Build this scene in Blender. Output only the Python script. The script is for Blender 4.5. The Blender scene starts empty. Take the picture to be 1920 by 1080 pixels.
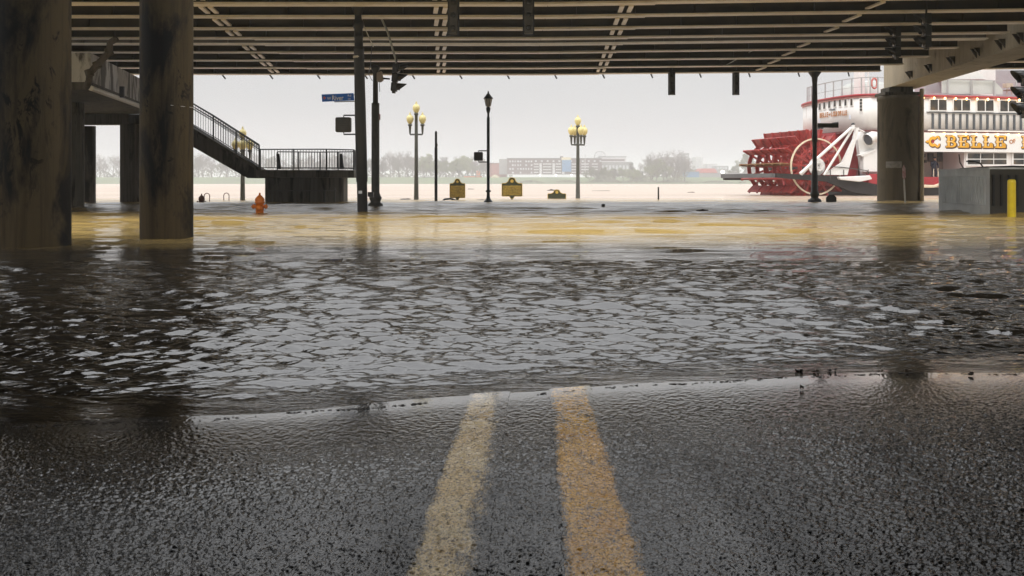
import bpy, bmesh, math, random
import numpy as np
from mathutils import Vector, Matrix
R = math.radians
sc = bpy.context.scene
COL = sc.collection

# ------------------------------------------------------------------ camera, sky, sun, exposure
F, CX, HZ, CH = 1900.0, 960.0, 342.0, 0.93     # focal length and centre in photo pixels, horizon row, eye height over the water
cam_d = bpy.data.cameras.new('camera'); cam = bpy.data.objects.new('camera', cam_d); COL.objects.link(cam)
cam.location = (0, 0, CH); cam.rotation_euler = (R(90), 0, 0)
cam_d.sensor_width = 36; cam_d.lens = 36*F/1920; cam_d.shift_y = -(540-HZ)/1920
cam_d.clip_start = 0.05; cam_d.clip_end = 8000
sc.camera = cam
SUN_EL, SUN_AZ = R(52), R(200)
w = bpy.data.worlds.new('World'); sc.world = w; w.use_nodes = True
nt = w.node_tree; nt.nodes.clear()
out = nt.nodes.new('ShaderNodeOutputWorld'); bg = nt.nodes.new('ShaderNodeBackground')
sky = nt.nodes.new('ShaderNodeTexSky'); sky.sky_type = 'NISHITA'; sky.sun_disc = False
sky.sun_elevation = SUN_EL; sky.sun_rotation = SUN_AZ; sky.dust_density = 4; sky.air_density = 1.2
tc = nt.nodes.new('ShaderNodeTexCoord'); mp = nt.nodes.new('ShaderNodeMapping'); mp.inputs['Scale'].default_value = (1, 1, 3.5)
nz = nt.nodes.new('ShaderNodeTexNoise'); nz.inputs['Scale'].default_value = 1.6; nz.inputs['Detail'].default_value = 5
cr = nt.nodes.new('ShaderNodeValToRGB')
cr.color_ramp.elements[0].position = .3; cr.color_ramp.elements[0].color = (7.05, 7.1, 7.3, 1)
cr.color_ramp.elements[1].position = .72; cr.color_ramp.elements[1].color = (8.0, 8.02, 8.05, 1)
mx = nt.nodes.new('ShaderNodeMix'); mx.data_type = 'RGBA'; mx.inputs[0].default_value = .92
nt.links.new(tc.outputs['Generated'], mp.inputs[0]); nt.links.new(mp.outputs[0], nz.inputs[0]); nt.links.new(nz.outputs[0], cr.inputs[0])
nt.links.new(sky.outputs[0], mx.inputs[6]); nt.links.new(cr.outputs[0], mx.inputs[7])
sx = nt.nodes.new('ShaderNodeSeparateXYZ'); nt.links.new(tc.outputs['Generated'], sx.inputs[0])
mz = nt.nodes.new('ShaderNodeMapRange'); mz.inputs[1].default_value = .10; mz.inputs[2].default_value = 1.0; mz.inputs[3].default_value = 1.0; mz.inputs[4].default_value = 3.7; nt.links.new(sx.outputs[2], mz.inputs[0])
ov_ = nt.nodes.new('ShaderNodeVectorMath'); ov_.operation = 'SCALE'; nt.links.new(mx.outputs[2], ov_.inputs[0]); nt.links.new(mz.outputs[0], ov_.inputs['Scale'])
nt.links.new(ov_.outputs[0], bg.inputs[0]); bg.inputs[1].default_value = 0.082
nt.links.new(bg.outputs[0], out.inputs[0])
sl = bpy.data.lights.new('sun', 'SUN'); sl.energy = 1.5; sl.angle = R(25); sl.color = (1, .97, .92)
so = bpy.data.objects.new('sun', sl); COL.objects.link(so)
so.rotation_euler = Vector((math.sin(SUN_AZ)*math.cos(SUN_EL), math.cos(SUN_AZ)*math.cos(SUN_EL), math.sin(SUN_EL))).to_track_quat('Z', 'Y').to_euler()
sc.view_settings.view_transform = 'Standard'; sc.view_settings.look = 'None'
sc.view_settings.exposure = 0.12; sc.view_settings.gamma = 1; sc.view_settings.use_curve_mapping = False
sc.render.engine = 'CYCLES'
sc.cycles.use_denoising = True
sc.cycles.max_bounces = 8; sc.cycles.diffuse_bounces = 4; sc.cycles.glossy_bounces = 4; sc.cycles.volume_bounces = 1
sc.cycles.sample_clamp_indirect = 6

# ------------------------------------------------------------------ helpers
def P(u, v, D):                      # a point at depth D seen at photo pixel (u, v)
    return Vector(((u-CX)*D/F, D, CH+(HZ-v)*D/F))
def X_(u, D): return (u-CX)*D/F
def Z_(v, D): return CH+(HZ-v)*D/F

class MB:
    def __init__(s): s.v = []; s.f = []; s.m = []; s.sm = []
    def add(s, vs, fs, mi=0, smooth=False):
        o = len(s.v); s.v += [Vector(p) for p in vs]; s.f += [tuple(i+o for i in f) for f in fs]
        s.m += [mi]*len(fs); s.sm += [smooth]*len(fs); return s
    def box(s, x0, x1, y0, y1, z0, z1, M=None, mi=0):
        vs = [Vector((x, y, z)) for z in (z0, z1) for y in (y0, y1) for x in (x0, x1)]
        if M is not None: vs = [M @ p for p in vs]
        return s.add(vs, [(0,2,3,1), (4,5,7,6), (0,1,5,4), (2,6,7,3), (0,4,6,2), (1,3,7,5)], mi)
    def prism(s, poly, fn, a, b, mi=0, smooth=False):   # poly of 2D points; fn(p2, t) -> 3D
        n = len(poly)
        vs = [fn(p, a) for p in poly]+[fn(p, b) for p in poly]
        fs = [tuple(range(n))[::-1], tuple(range(n, 2*n))]+[(i, (i+1) % n, n+(i+1) % n, n+i) for i in range(n)]
        o = len(s.v); s.add(vs, fs, mi, False)
        if smooth:
            for i in range(len(s.f)-n, len(s.f)): s.sm[i] = True
        return s
    def vprism(s, poly, z0, z1, mi=0, smooth=False): return s.prism(poly, lambda p, t: Vector((p[0], p[1], t)), z0, z1, mi, smooth)
    def tube(s, pts, r, n=8, mi=0, smooth=True, cap=True):
        pts = [Vector(p) for p in pts]; rs = r if isinstance(r, (list, tuple)) else [r]*len(pts)
        vs = []; prev = None
        for i, p in enumerate(pts):
            d = (pts[min(i+1, len(pts)-1)]-pts[max(i-1, 0)]).normalized()
            if prev is None:
                a = d.orthogonal().normalized()
            else:
                a = (prev-d*prev.dot(d)); a = a.normalized() if a.length > 1e-6 else d.orthogonal().normalized()
            prev = a; b = d.cross(a)
            for k in range(n):
                t = 2*math.pi*k/n; vs.append(p+(a*math.cos(t)+b*math.sin(t))*rs[i])
        fs = [(i*n+k, i*n+(k+1) % n, (i+1)*n+(k+1) % n, (i+1)*n+k) for i in range(len(pts)-1) for k in range(n)]
        s.add(vs, fs, mi, smooth)
        if cap: s.add([vs[k] for k in range(n)], [tuple(range(n))[::-1]], mi); s.add(vs[-n:], [tuple(range(n))], mi)
        return s
    def lathe(s, c, prof, n=16, mi=0, smooth=True, M=None):
        c = Vector(c); vs = []
        for r, z in prof:
            for k in range(n):
                t = 2*math.pi*k/n; q = Vector((r*math.cos(t), r*math.sin(t), z))
                vs.append(c+(M @ q if M is not None else q))
        m = len(prof)
        fs = [(i*n+k, i*n+(k+1) % n, (i+1)*n+(k+1) % n, (i+1)*n+k) for i in range(m-1) for k in range(n)]
        s.add(vs, fs, mi, smooth)
        s.add(vs[:n], [tuple(range(n))[::-1]], mi); s.add(vs[-n:], [tuple(range(n))], mi)
        return s
    def bar(s, a, b, w, h, up=Vector((0, 0, 1)), mi=0):
        a = Vector(a); b = Vector(b); d = (b-a).normalized(); x = d.cross(up)
        x = x.normalized() if x.length > 1e-5 else Vector((1, 0, 0)); y = x.cross(d)
        vs = [q+x*sx*w/2+y*sy*h/2 for q in (a, b) for sx, sy in ((-1,-1), (1,-1), (1,1), (-1,1))]
        return s.add(vs, [(0,1,2,3), (7,6,5,4), (0,4,5,1), (1,5,6,2), (2,6,7,3), (3,7,4,0)], mi)
    def arc(s, fn, cx, cy, r0, r1, a0, a1, t0, t1, n=14, mi=0, sx=1.0):   # extruded ring sector
        poly = [(cx+sx*r1*math.cos(a0+(a1-a0)*i/n), cy+r1*math.sin(a0+(a1-a0)*i/n)) for i in range(n+1)]
        inn = [(cx+sx*r0*math.cos(a0+(a1-a0)*i/n), cy+r0*math.sin(a0+(a1-a0)*i/n)) for i in range(n+1)]
        for i in range(n): s.prism([inn[i], poly[i], poly[i+1], inn[i+1]], fn, t0, t1, mi)
        return s

def wm(o):
    m = Matrix.LocRotScale(o.location, o.rotation_euler, o.scale)
    return wm(o.parent) @ m if o.parent else m
def obj(name, mb, mats, parent=None, origin=None, bevel=0, fix=True):
    me = bpy.data.meshes.new(name); mats = mats if isinstance(mats, (list, tuple)) else [mats]
    o = bpy.data.objects.new(name, me); COL.objects.link(o)
    if parent is not None:
        o.parent = parent; inv = wm(parent).inverted()
        vs = [inv @ p for p in mb.v]
    else:
        vs = mb.v
    if origin is not None:
        og = Vector(origin) if parent is None else inv @ Vector(origin)
        o.location = og; vs = [p-og for p in vs]
    me.from_pydata([tuple(p) for p in vs], [], mb.f)
    for m in mats: me.materials.append(m)
    me.polygons.foreach_set('material_index', mb.m); me.polygons.foreach_set('use_smooth', mb.sm)
    if fix:
        b = bmesh.new(); b.from_mesh(me); bmesh.ops.recalc_face_normals(b, faces=b.faces); b.to_mesh(me); b.free()
    me.update()
    if bevel:
        bv = o.modifiers.new('bevel', 'BEVEL'); bv.width = bevel; bv.segments = 2; bv.limit_method = 'ANGLE'
    return o
def tag(o, label=None, cat=None, group=None, kind=None):
    if label: o['label'] = label
    if cat: o['category'] = cat
    if group: o['group'] = group
    if kind: o['kind'] = kind
    return o
def empty(name, loc=(0, 0, 0), rz=0, label=None, cat=None, group=None):
    o = bpy.data.objects.new(name, None); COL.objects.link(o); o.location = loc; o.rotation_euler = (0, 0, rz)
    return tag(o, label, cat, group)
def copy_tree(o, parent=None):
    c = o.copy(); COL.objects.link(c); c.parent = parent
    for ch in [k for k in bpy.data.objects if k.parent == o]: copy_tree(ch, c)
    return c

# ------------------------------------------------------------------ materials
def nodes(name):
    m = bpy.data.materials.new(name); m.use_nodes = True
    n = m.node_tree; return m, n, n.nodes['Principled BSDF']
def noise(n, scale, detail=4, rough=.55, sc3=(1, 1, 1), coord='Object', dist=0):
    tc = n.nodes.new('ShaderNodeTexCoord'); mp = n.nodes.new('ShaderNodeMapping'); mp.inputs['Scale'].default_value = sc3
    t = n.nodes.new('ShaderNodeTexNoise'); t.inputs['Scale'].default_value = scale; t.inputs['Detail'].default_value = detail
    t.inputs['Roughness'].default_value = rough; t.inputs['Distortion'].default_value = dist
    n.links.new(tc.outputs[coord], mp.inputs[0]); n.links.new(mp.outputs[0], t.inputs[0]); return t.outputs[0]
def ramp(n, src, stops):
    r = n.nodes.new('ShaderNodeValToRGB'); e = r.color_ramp.elements
    while len(e) < len(stops): e.new(.5)
    for i, (p, c) in enumerate(stops):
        e[i].position = p; e[i].color = (*c, 1) if not isinstance(c, (int, float)) else (c, c, c, 1)
    n.links.new(src, r.inputs[0]); return r.outputs[0]
def mixc(n, fac, a, b, mode='MIX'):
    m = n.nodes.new('ShaderNodeMix'); m.data_type = 'RGBA'; m.blend_type = mode
    for i, x in ((0, fac), (6, a), (7, b)):
        if isinstance(x, (int, float)): m.inputs[i].default_value = x if i == 0 else (x, x, x, 1)
        elif isinstance(x, tuple): m.inputs[i].default_value = (*x, 1)
        else: n.links.new(x, m.inputs[i])
    return m.outputs[2]
def bump(n, b, h, strength=.3, dist=.01, chain=None):
    k = n.nodes.new('ShaderNodeBump'); k.inputs['Strength'].default_value = strength; k.inputs['Distance'].default_value = dist
    n.links.new(h, k.inputs['Height'])
    if chain is not None: n.links.new(chain, k.inputs['Normal'])
    n.links.new(k.outputs[0], b.inputs['Normal']); return k.outputs[0]
def mat(name, c, rough=.6, var=.25, scale=3, metal=0, bmp=0, sc3=(1, 1, 1), c2=None, emit=0, spec=None):
    m, n, b = nodes(name)
    f = noise(n, scale, 5, .6, sc3)
    d = c2 if c2 else tuple(x*(1-var) for x in c)
    n.links.new(ramp(n, f, [(.3, d), (.7, c)]), b.inputs['Base Color'])
    b.inputs['Roughness'].default_value = rough; b.inputs['Metallic'].default_value = metal
    if spec is not None: b.inputs['Specular IOR Level'].default_value = spec
    if bmp: bump(n, b, noise(n, scale*8, 4, .6, sc3), .4, bmp)
    if emit: b.inputs['Emission Color'].default_value = (*c, 1); b.inputs['Emission Strength'].default_value = emit
    return m

def concrete(name, base, stain, amount, scale=1.0, streak=(1.6, 1.6, .35), spatter=0.0, drip=.7):
    m, n, b = nodes(name)
    a = noise(n, 1.3*scale, 6, .62, (1, 1, .6)); c1 = ramp(n, a, [(.25, tuple(x*.72 for x in base)), (.75, base)])
    s = noise(n, 1.0*scale, 9, .62, streak, dist=.5)
    c2 = mixc(n, ramp(n, s, [(amount-.04, 1.0), (amount+.05, 0.0)]), c1, stain)
    if spatter:
        t = noise(n, 4.5*scale, 8, .75, (1, 1, .5), dist=.8); u = noise(n, .7*scale, 3, .5)
        f = n.nodes.new('ShaderNodeMath'); f.operation = 'MULTIPLY'
        n.links.new(ramp(n, t, [(.40, 1.0), (.44, 0.0)]), f.inputs[0]); n.links.new(ramp(n, u, [(.42, 1.0), (.55, 0.0)]), f.inputs[1])
        c2 = mixc(n, f.outputs[0], c2, stain)
    n.links.new(c2, b.inputs['Base Color'])
    dr = noise(n, 2.6*scale, 6, .7, (2.6, 2.6, .10), dist=.2)
    c2 = mixc(n, drip, c2, ramp(n, dr, [(.36, (.35, .33, .30)), (.54, (1, 1, 1))]), 'MULTIPLY')
    n.links.new(c2, b.inputs['Base Color']); b.inputs['Specular IOR Level'].default_value = .2
    n.links.new(ramp(n, s, [(.3, .6), (.7, .9)]), b.inputs['Roughness'])
    bump(n, b, noise(n, 14, 6, .7), .35, .02)
    return m

M = {}
M['conc_column'] = concrete('column concrete', (.075, .054, .026), (.006, .005, .004), .44, .8, (1.3, 1.3, .5), 1)
M['conc_grey'] = concrete('grey concrete', (.12, .108, .085), (.016, .014, .012), .43, 1.4, (2, 2, .3))
M['conc_white'] = concrete('streaked concrete', (.62, .60, .58), (.10, .09, .08), .45, 1.0, (1.5, 1.5, .6), 0, .15)
M['conc_cap'] = concrete('pier cap paint', (.52, .45, .33), (.16, .13, .09), .34, 1.0, (1.2, 1.2, .5), 0, .2)
M['conc_dark'] = concrete('dark concrete', (.12, .105, .09), (.02, .018, .015), .45, 1.2)
M['web'] = mat('girder web shaded tone', (.065, .05, .024), .6, .3, 1.2, bmp=.01, c2=(.03, .022, .011))  # darker than the flanges: shade under the deck put into the colour
M['flange'] = mat('girder flange lit tone', (.86, .78, .66), .4, .2, 2.5, c2=(.70, .60, .48))  # pale tone stands in for light on the undersides, not another coating
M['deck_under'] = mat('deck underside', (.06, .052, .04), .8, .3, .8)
M['black_metal'] = mat('black painted metal', (.022, .022, .024), .42, .3, 6)
M['bronze_metal'] = mat('dark bronze metal', (.07, .065, .055), .45, .35, 5)
M['olive_metal'] = mat('grey olive metal', (.11, .115, .10), .45, .3, 5)
M['rail'] = mat('dark teal rail paint', (.02, .028, .034), .4, .3, 6)
M['globe'] = mat('yellowed globe', (.84, .74, .36), .35, .15, 4, c2=(.72, .60, .26))
M['galv'] = mat('galvanised conduit', (.50, .49, .47), .4, .3, 8, metal=.3)
M['cable'] = mat('pale cable', (.75, .70, .62), .5, .2, 8)
M['orange'] = mat('orange hydrant paint', (.95, .27, .02), .45, .3, 8, c2=(.75, .17, .015), bmp=.004)
M['rust'] = mat('rusty red hydrant paint', (.17, .055, .03), .6, .4, 10)
M['yellow'] = mat('yellow bollard paint', (.85, .66, .02), .4, .15, 6, c2=(.72, .53, .02), bmp=.003)
M['marker'] = mat('dark green marker', (.055, .065, .035), .5, .3, 6)
M['gold'] = mat('gold lettering', (.72, .50, .10), .4, .4, 20, c2=(.45, .31, .07))
M['inscription'] = mat('gilded relief', (.60, .43, .09), .4, .4, 16, c2=(.05, .05, .025), sc3=(1, 1, 1.3))
M['blue'] = mat('street sign blue', (.012, .14, .62), .35, .15, 6)
M['signwhite'] = mat('sign white', (.82, .84, .88), .4, .1, 10)
M['signred'] = mat('sign red', (.65, .16, .10), .4, .1, 10)
M['sign_back'] = mat('faded sign', (.55, .42, .42), .4, .3, 10, c2=(.35, .12, .12))
M['red'] = mat('wheel red', (.46, .042, .034), .5, .35, 3.5, bmp=.01, c2=(.17, .020, .017))
M['redlight'] = mat('deck red', (.42, .035, .045), .5, .25, 1.5)
M['cream'] = mat('cream ring paint', (.78, .66, .48), .5, .2, 3)
M['wood'] = mat('bleached board', (.30, .17, .06), .6, .4, 3)
M['shipwhite'] = mat('boat white paint', (.82, .81, .79), .45, .07, .8, c2=(.74, .73, .70))
M['shipgrey'] = mat('boat grey paint', (.085, .095, .105), .5, .2, 2)
M['hull'] = mat('hull black', (.025, .02, .02), .45, .3, 1)
M['beamgrey'] = mat('weathered steel beam', (.11, .112, .115), .5, .3, 1.5)
M['canvas'] = mat('pale canvas', (.58, .60, .57), .75, .12, 1.2)
M['greypanel'] = mat('grey deck panel', (.40, .385, .40), .6, .15, 1)
M['letter'] = mat('golden letter', (.88, .45, .03), .4, .1, 3)
M['letterhi'] = mat('letter highlight', (.95, .72, .38), .4, .1, 3)
M['letterdark'] = mat('letter outline', (.09, .035, .012), .5, .2, 3)
M['letterbrown'] = mat('brown letter', (.50, .20, .06), .5, .2, 3)
M['interior'] = mat('interior wall', (.45, .39, .33), .6, .2, 1)
m, n, b = nodes('dark glass'); b.inputs['Roughness'].default_value = .06; b.inputs['Base Color'].default_value = (.03, .03, .03, 1)
n.links.new(ramp(n, noise(n, .9, 3), [(.35, (.015, .016, .016)), (.6, (.07, .055, .04)), (.75, (.16, .10, .04))]), b.inputs['Base Color']); M['glass'] = m
M['lamp_glass'] = mat('lantern glass', (.55, .50, .42), .15, .2, 5)
M['bulb'] = mat('lit warm bulb', (1.0, .62, .22), .4, 0, 1, emit=6)
M['bulb_white'] = mat('lit white bulb', (1.0, .96, .85), .4, 0, 1, emit=8)
M['navy'] = mat('navy jacket', (.022, .026, .05), .8, .3, 6)
M['skin'] = mat('skin', (.50, .30, .21), .5, .1, 8)
M['beige'] = mat('beige plastic', (.55, .45, .36), .5, .15, 4)
M['drift'] = mat('wet driftwood', (.045, .03, .02), .5, .4, 8, bmp=.01)
M['leafbrown'] = mat('wet brown leaf', (.12, .085, .05), .4, .4, 20)
M['boxgrey'] = mat('grey wall concrete', (.80, .84, .85), .75, .3, 1.6, bmp=.006, c2=(.58, .61, .62))
M['boxdark'] = mat('dark olive wall concrete', (.075, .070, .055), .7, .25, 1.5, bmp=.006)
M['bark'] = mat('bark', (.10, .08, .065), .9, .3, 1)
M['crown_bare'] = mat('bare twigs', (.12, .095, .075), .9, .4, .3)
M['crown_green'] = mat('spring leaves', (.17, .20, .06), .8, .45, .3, c2=(.09, .11, .04))
M['crown_dark'] = mat('dull leaves', (.11, .11, .06), .8, .45, .3)
M['brickfar'] = mat('dark brick', (.14, .10, .10), .9, .15, .2)
M['redbrick'] = mat('red brick', (.34, .13, .11), .9, .15, .2)
M['palefar'] = mat('pale cladding', (.55, .55, .55), .8, .15, .2)
M['midfar'] = mat('grey cladding', (.28, .28, .28), .8, .15, .2)
M['winfar'] = mat('pale window', (.50, .52, .54), .3, .2, .5)
M['bluepanel'] = mat('blue wall cladding', (.10, .25, .45), .7, .3, .3)
M['orangefar'] = mat('orange building paint', (.70, .24, .08), .8, .2, .5)
M['bluebox'] = mat('blue container paint', (.10, .22, .38), .6, .15, .5)
M['redroof'] = mat('red roof', (.45, .10, .08), .7, .15, .5)
M['creamfar'] = mat('cream siding', (.62, .55, .38), .8, .1, .5)

# wet asphalt
def asphalt_nodes(n, b, col, rlo=.03, rhi=.16):
    tcn = n.nodes.new('ShaderNodeTexCoord')
    v = n.nodes.new('ShaderNodeTexVoronoi'); v.inputs['Scale'].default_value = 85; n.links.new(tcn.outputs['Object'], v.inputs['Vector'])
    sp = n.nodes.new('ShaderNodeSeparateXYZ'); n.links.new(tcn.outputs['Object'], sp.inputs[0])
    wet = n.nodes.new('ShaderNodeMapRange'); wet.inputs[1].default_value = .060; wet.inputs[2].default_value = .016; n.links.new(sp.outputs[2], wet.inputs[0])
    big = noise(n, 1.5, 5, .62, (1.5, .22, 1), dist=.3)
    spl = ramp(n, big, [(.34, .10), (.66, .28)])
    n.links.new(mixc(n, wet.outputs[0], ramp(n, big, [(.36, rhi), (.60, rlo)]), .07), b.inputs['Roughness'])
    n.links.new(mixc(n, wet.outputs[0], spl, .9), b.inputs['Specular IOR Level'])
    st = n.nodes.new('ShaderNodeMapRange'); st.inputs[3].default_value = .22; st.inputs[4].default_value = .02; n.links.new(wet.outputs[0], st.inputs[0])
    k = bump(n, b, noise(n, 160, 4, .8), .6, .004); n.links.new(st.outputs[0], k.node.inputs['Strength'])
    k2 = bump(n, b, v.outputs['Distance'], .5, .002, k); n.links.new(st.outputs[0], k2.node.inputs['Strength'])
    # fine pale and dark aggregate
    sp1 = ramp(n, noise(n, 75, 5, .9), [(.52, 0.0), (.60, 1.0)]); sp2 = ramp(n, noise(n, 95, 5, .9), [(.43, 1.0), (.49, 0.0)])
    c = mixc(n, sp1, col, (.16, .15, .135), 'ADD'); c.node.clamp_result = True
    f1 = n.nodes.new('ShaderNodeMath'); f1.operation = 'MULTIPLY'; f1.inputs[1].default_value = .9; n.links.new(sp1, f1.inputs[0]); n.links.new(f1.outputs[0], c.node.inputs[0])
    c = mixc(n, sp2, c, (.006, .006, .006)); f2 = n.nodes.new('ShaderNodeMath'); f2.operation = 'MULTIPLY'; f2.inputs[1].default_value = .9; n.links.new(sp2, f2.inputs[0]); n.links.new(f2.outputs[0], c.node.inputs[0])
    n.links.new(c, b.inputs['Base Color'])
    b.inputs['IOR'].default_value = 1.7
m, n, b = nodes('wet asphalt')
c = ramp(n, noise(n, 3, 5, .7), [(.35, (.005, .0045, .004)), (.7, (.010, .009, .008))])
asphalt_nodes(n, b, c); M['asphalt'] = m
def linemat(name, c_hi, c_lo, thr):
    m, n, b = nodes(name)
    at_ = n.nodes.new('ShaderNodeAttribute'); at_.attribute_name = 'edge'
    ad = n.nodes.new('ShaderNodeMath'); ad.operation = 'ADD'; n.links.new(noise(n, 11, 10, .95, (1.3, .6, 1)), ad.inputs[0]); n.links.new(at_.outputs['Fac'], ad.inputs[1])
    wear = ramp(n, ad.outputs[0], [(thr-.05, 0.0), (thr+.05, 1.0)])
    c = mixc(n, wear, (.022, .020, .018), ramp(n, noise(n, 5, 5, .6), [(.3, c_lo), (.7, c_hi)]))
    asphalt_nodes(n, b, c, .05, .16); return m
M['line_ochre'] = linemat('worn ochre line paint', (.85, .46, .05), (.62, .28, .02), .50)
M['line_pale'] = linemat('worn pale yellow line paint', (.86, .70, .42), (.74, .50, .20), .50)

# muddy flood water
m, n, b = nodes('muddy water')
b.inputs['IOR'].default_value = 2.0; b.inputs['Roughness'].default_value = .02
mud = ramp(n, noise(n, .12, 6, .6, (.5, 1.6, 1)), [(.3, (.50, .34, .11)), (.7, (.60, .43, .16))])
far = ramp(n, noise(n, .05, 6, .65, (.25, 1.5, 1)), [(.35, (.42, .31, .22)), (.65, (.52, .40, .30))])
geo = n.nodes.new('ShaderNodeTexCoord'); sep = n.nodes.new('ShaderNodeSeparateXYZ'); n.links.new(geo.outputs['Object'], sep.inputs[0])
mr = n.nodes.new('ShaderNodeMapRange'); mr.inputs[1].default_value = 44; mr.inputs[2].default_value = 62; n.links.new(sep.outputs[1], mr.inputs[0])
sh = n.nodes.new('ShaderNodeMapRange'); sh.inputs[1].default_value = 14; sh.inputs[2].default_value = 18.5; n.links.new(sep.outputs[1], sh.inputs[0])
c0 = mixc(n, sh.outputs[0], (.022, .018, .013), mud)  # shade of the decks put into the water colour: dark near, ochre in the gap
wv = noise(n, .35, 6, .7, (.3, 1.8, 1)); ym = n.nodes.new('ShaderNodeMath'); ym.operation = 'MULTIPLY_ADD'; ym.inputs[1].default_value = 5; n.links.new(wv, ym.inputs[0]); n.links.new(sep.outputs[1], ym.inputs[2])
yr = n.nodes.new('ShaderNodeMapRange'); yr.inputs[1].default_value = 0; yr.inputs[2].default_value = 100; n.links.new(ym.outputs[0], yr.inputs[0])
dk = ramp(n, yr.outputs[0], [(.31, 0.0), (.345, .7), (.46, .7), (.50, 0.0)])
c0 = mixc(n, dk, c0, (.045, .042, .036))  # dark band holds the far deck's shade in the base colour
rf = n.nodes.new('ShaderNodeMapRange'); rf.inputs[1].default_value = 14; rf.inputs[2].default_value = 75; rf.inputs[3].default_value = .02; rf.inputs[4].default_value = .34; n.links.new(sep.outputs[1], rf.inputs[0]); n.links.new(rf.outputs[0], b.inputs['Roughness'])
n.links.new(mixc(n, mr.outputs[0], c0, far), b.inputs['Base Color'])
k = bump(n, b, noise(n, 1.6, 6, .66, (.5, 1.6, 1)), .7, .11)
k = bump(n, b, noise(n, 12, 5, .7, (.45, 1.5, 1)), .6, .010, k)
st = n.nodes.new('ShaderNodeMapRange'); st.inputs[1].default_value = 7; st.inputs[2].default_value = 24; st.inputs[3].default_value = .20; st.inputs[4].default_value = .55; n.links.new(sep.outputs[1], st.inputs[0])
for q_ in [x for x in n.nodes if x.bl_idname == 'ShaderNodeBump']: n.links.new(st.outputs[0], q_.inputs['Strength'])
at_ = n.nodes.new('ShaderNodeAttribute'); at_.attribute_name = 'depth'
tr = n.nodes.new('ShaderNodeMapRange'); tr.inputs[1].default_value = .006; tr.inputs[2].default_value = .045; tr.inputs[3].default_value = .92; tr.inputs[4].default_value = 0; n.links.new(at_.outputs['Fac'], tr.inputs[0]); n.links.new(tr.outputs[0], b.inputs['Transmission Weight'])
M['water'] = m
M['lawn'] = mat('far lawn', (.10, .15, .05), .9, .3, .05, c2=(.08, .10, .05))
M['ground'] = mat('river bed', (.12, .09, .06), .9, .3, .5)

# ------------------------------------------------------------------ the setting: ground, road, water
def zroad(x, y):
    s = (4.6-y)+.59*np.tanh((x+.2)/1.8)-.09+.05*np.sin(x*1.3)+.025*np.sin(x*3.1+1)
    return .0285*s+.014*np.tanh(s/.45)
def grid_obj(name, xs, ys, zf, material, smooth=True):
    Xg, Yg = np.meshgrid(xs, ys) if xs.ndim == 1 else (xs, ys)
    Zg = zf(Xg, Yg); nr, nc = Xg.shape
    co = np.stack([Xg, Yg, Zg], -1).reshape(-1, 3).astype(np.float32)
    idx = np.arange(nr*nc).reshape(nr, nc)
    q = np.stack([idx[:-1, :-1], idx[:-1, 1:], idx[1:, 1:], idx[1:, :-1]], -1).reshape(-1, 4)
    me = bpy.data.meshes.new(name); me.vertices.add(len(co)); me.vertices.foreach_set('co', co.ravel())
    me.loops.add(q.size); me.loops.foreach_set('vertex_index', q.ravel().astype(np.int32))
    me.polygons.add(len(q)); me.polygons.foreach_set('loop_start', np.arange(0, q.size, 4, dtype=np.int32))
    me.polygons.foreach_set('use_smooth', np.ones(len(q), dtype=bool) if smooth else np.zeros(len(q), dtype=bool))
    me.update(calc_edges=True); me.validate(); me.materials.append(material)
    o = bpy.data.objects.new(name, me); COL.objects.link(o); return o
def vnoise(x, y, cell, seed):          # smooth value noise on a jittered lattice, -1..1
    gx, gy = x/cell, y/cell; ix, iy = np.floor(gx).astype(np.int64), np.floor(gy).astype(np.int64); fx, fy = gx-ix, gy-iy
    def hsh(a, b): 
        h = (a*374761393+b*668265263+seed*1442695041) & 0xffffffff; h = ((h ^ (h >> 13))*1274126177) & 0xffffffff; h = h ^ (h >> 16)
        return (h & 0xffff)/32767.5-1
    u, v = fx*fx*(3-2*fx), fy*fy*(3-2*fy)
    return (hsh(ix, iy)*(1-u)+hsh(ix+1, iy)*u)*(1-v)+(hsh(ix, iy+1)*(1-u)+hsh(ix+1, iy+1)*u)*v
def grit(x, y):                        # height of the coarse stones of the worn surface, flooded flat near the waterline
    n1 = vnoise(x+.3*y, y, .0125, 1); n2 = vnoise(x, y-.2*x, .0070, 2); n3 = vnoise(x, y, .0046, 3)
    big = vnoise(x, y*.4, .35, 4)*.5+vnoise(x, y*.5, .9, 5)*.5
    h = .0022*np.abs(n1)**.8*np.sign(n1)+.0026*n2+.0017*n3
    return h*.95*(1+.5*big)*np.clip((zroad(x, y)-.018)/.045, .04, 1)**.8
rd = grid_obj('road', np.linspace(-32, 32, 129), np.linspace(-14, 34, 97), lambda x, y: zroad(x, y)-.012, M['asphalt'])
Yf = 1/np.linspace(1/1.7, 1/6.2, 560); tf = np.concatenate([np.linspace(-1.4, -.6, 60)[:-1], np.linspace(-.6, .6, 1150), np.linspace(.6, 1.4, 60)[1:]])
Yg_ = np.repeat(Yf[:, None], len(tf), 1); Xg_ = tf[None, :]*Yg_
rs_ = grid_obj('road_surface', Xg_, Yg_, lambda x, y: zroad(x, y)+grit(x, y), M['asphalt'])
tag(rs_, 'coarse wet asphalt in the foreground beside the centre lines', 'road', kind='structure')
tag(rd, 'wet dark asphalt road sloping down under the flood water', 'road', kind='structure')
gr = grid_obj('ground', np.linspace(-900, 900, 61), np.concatenate([np.linspace(-400, 40, 12), np.linspace(80, 590, 8), np.linspace(592, 700, 12), [1200, 3000]]),
    lambda x, y: np.where(y < 590, -1.6+np.where(y < 0, .4*0, 0)+np.clip((-y-10)*.02, 0, 2), np.clip((y-597)*.10, -.6, 4.2)), M['lawn'])
tag(gr, 'green lawn and bank on the far side of the river', 'ground', kind='structure')
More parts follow.
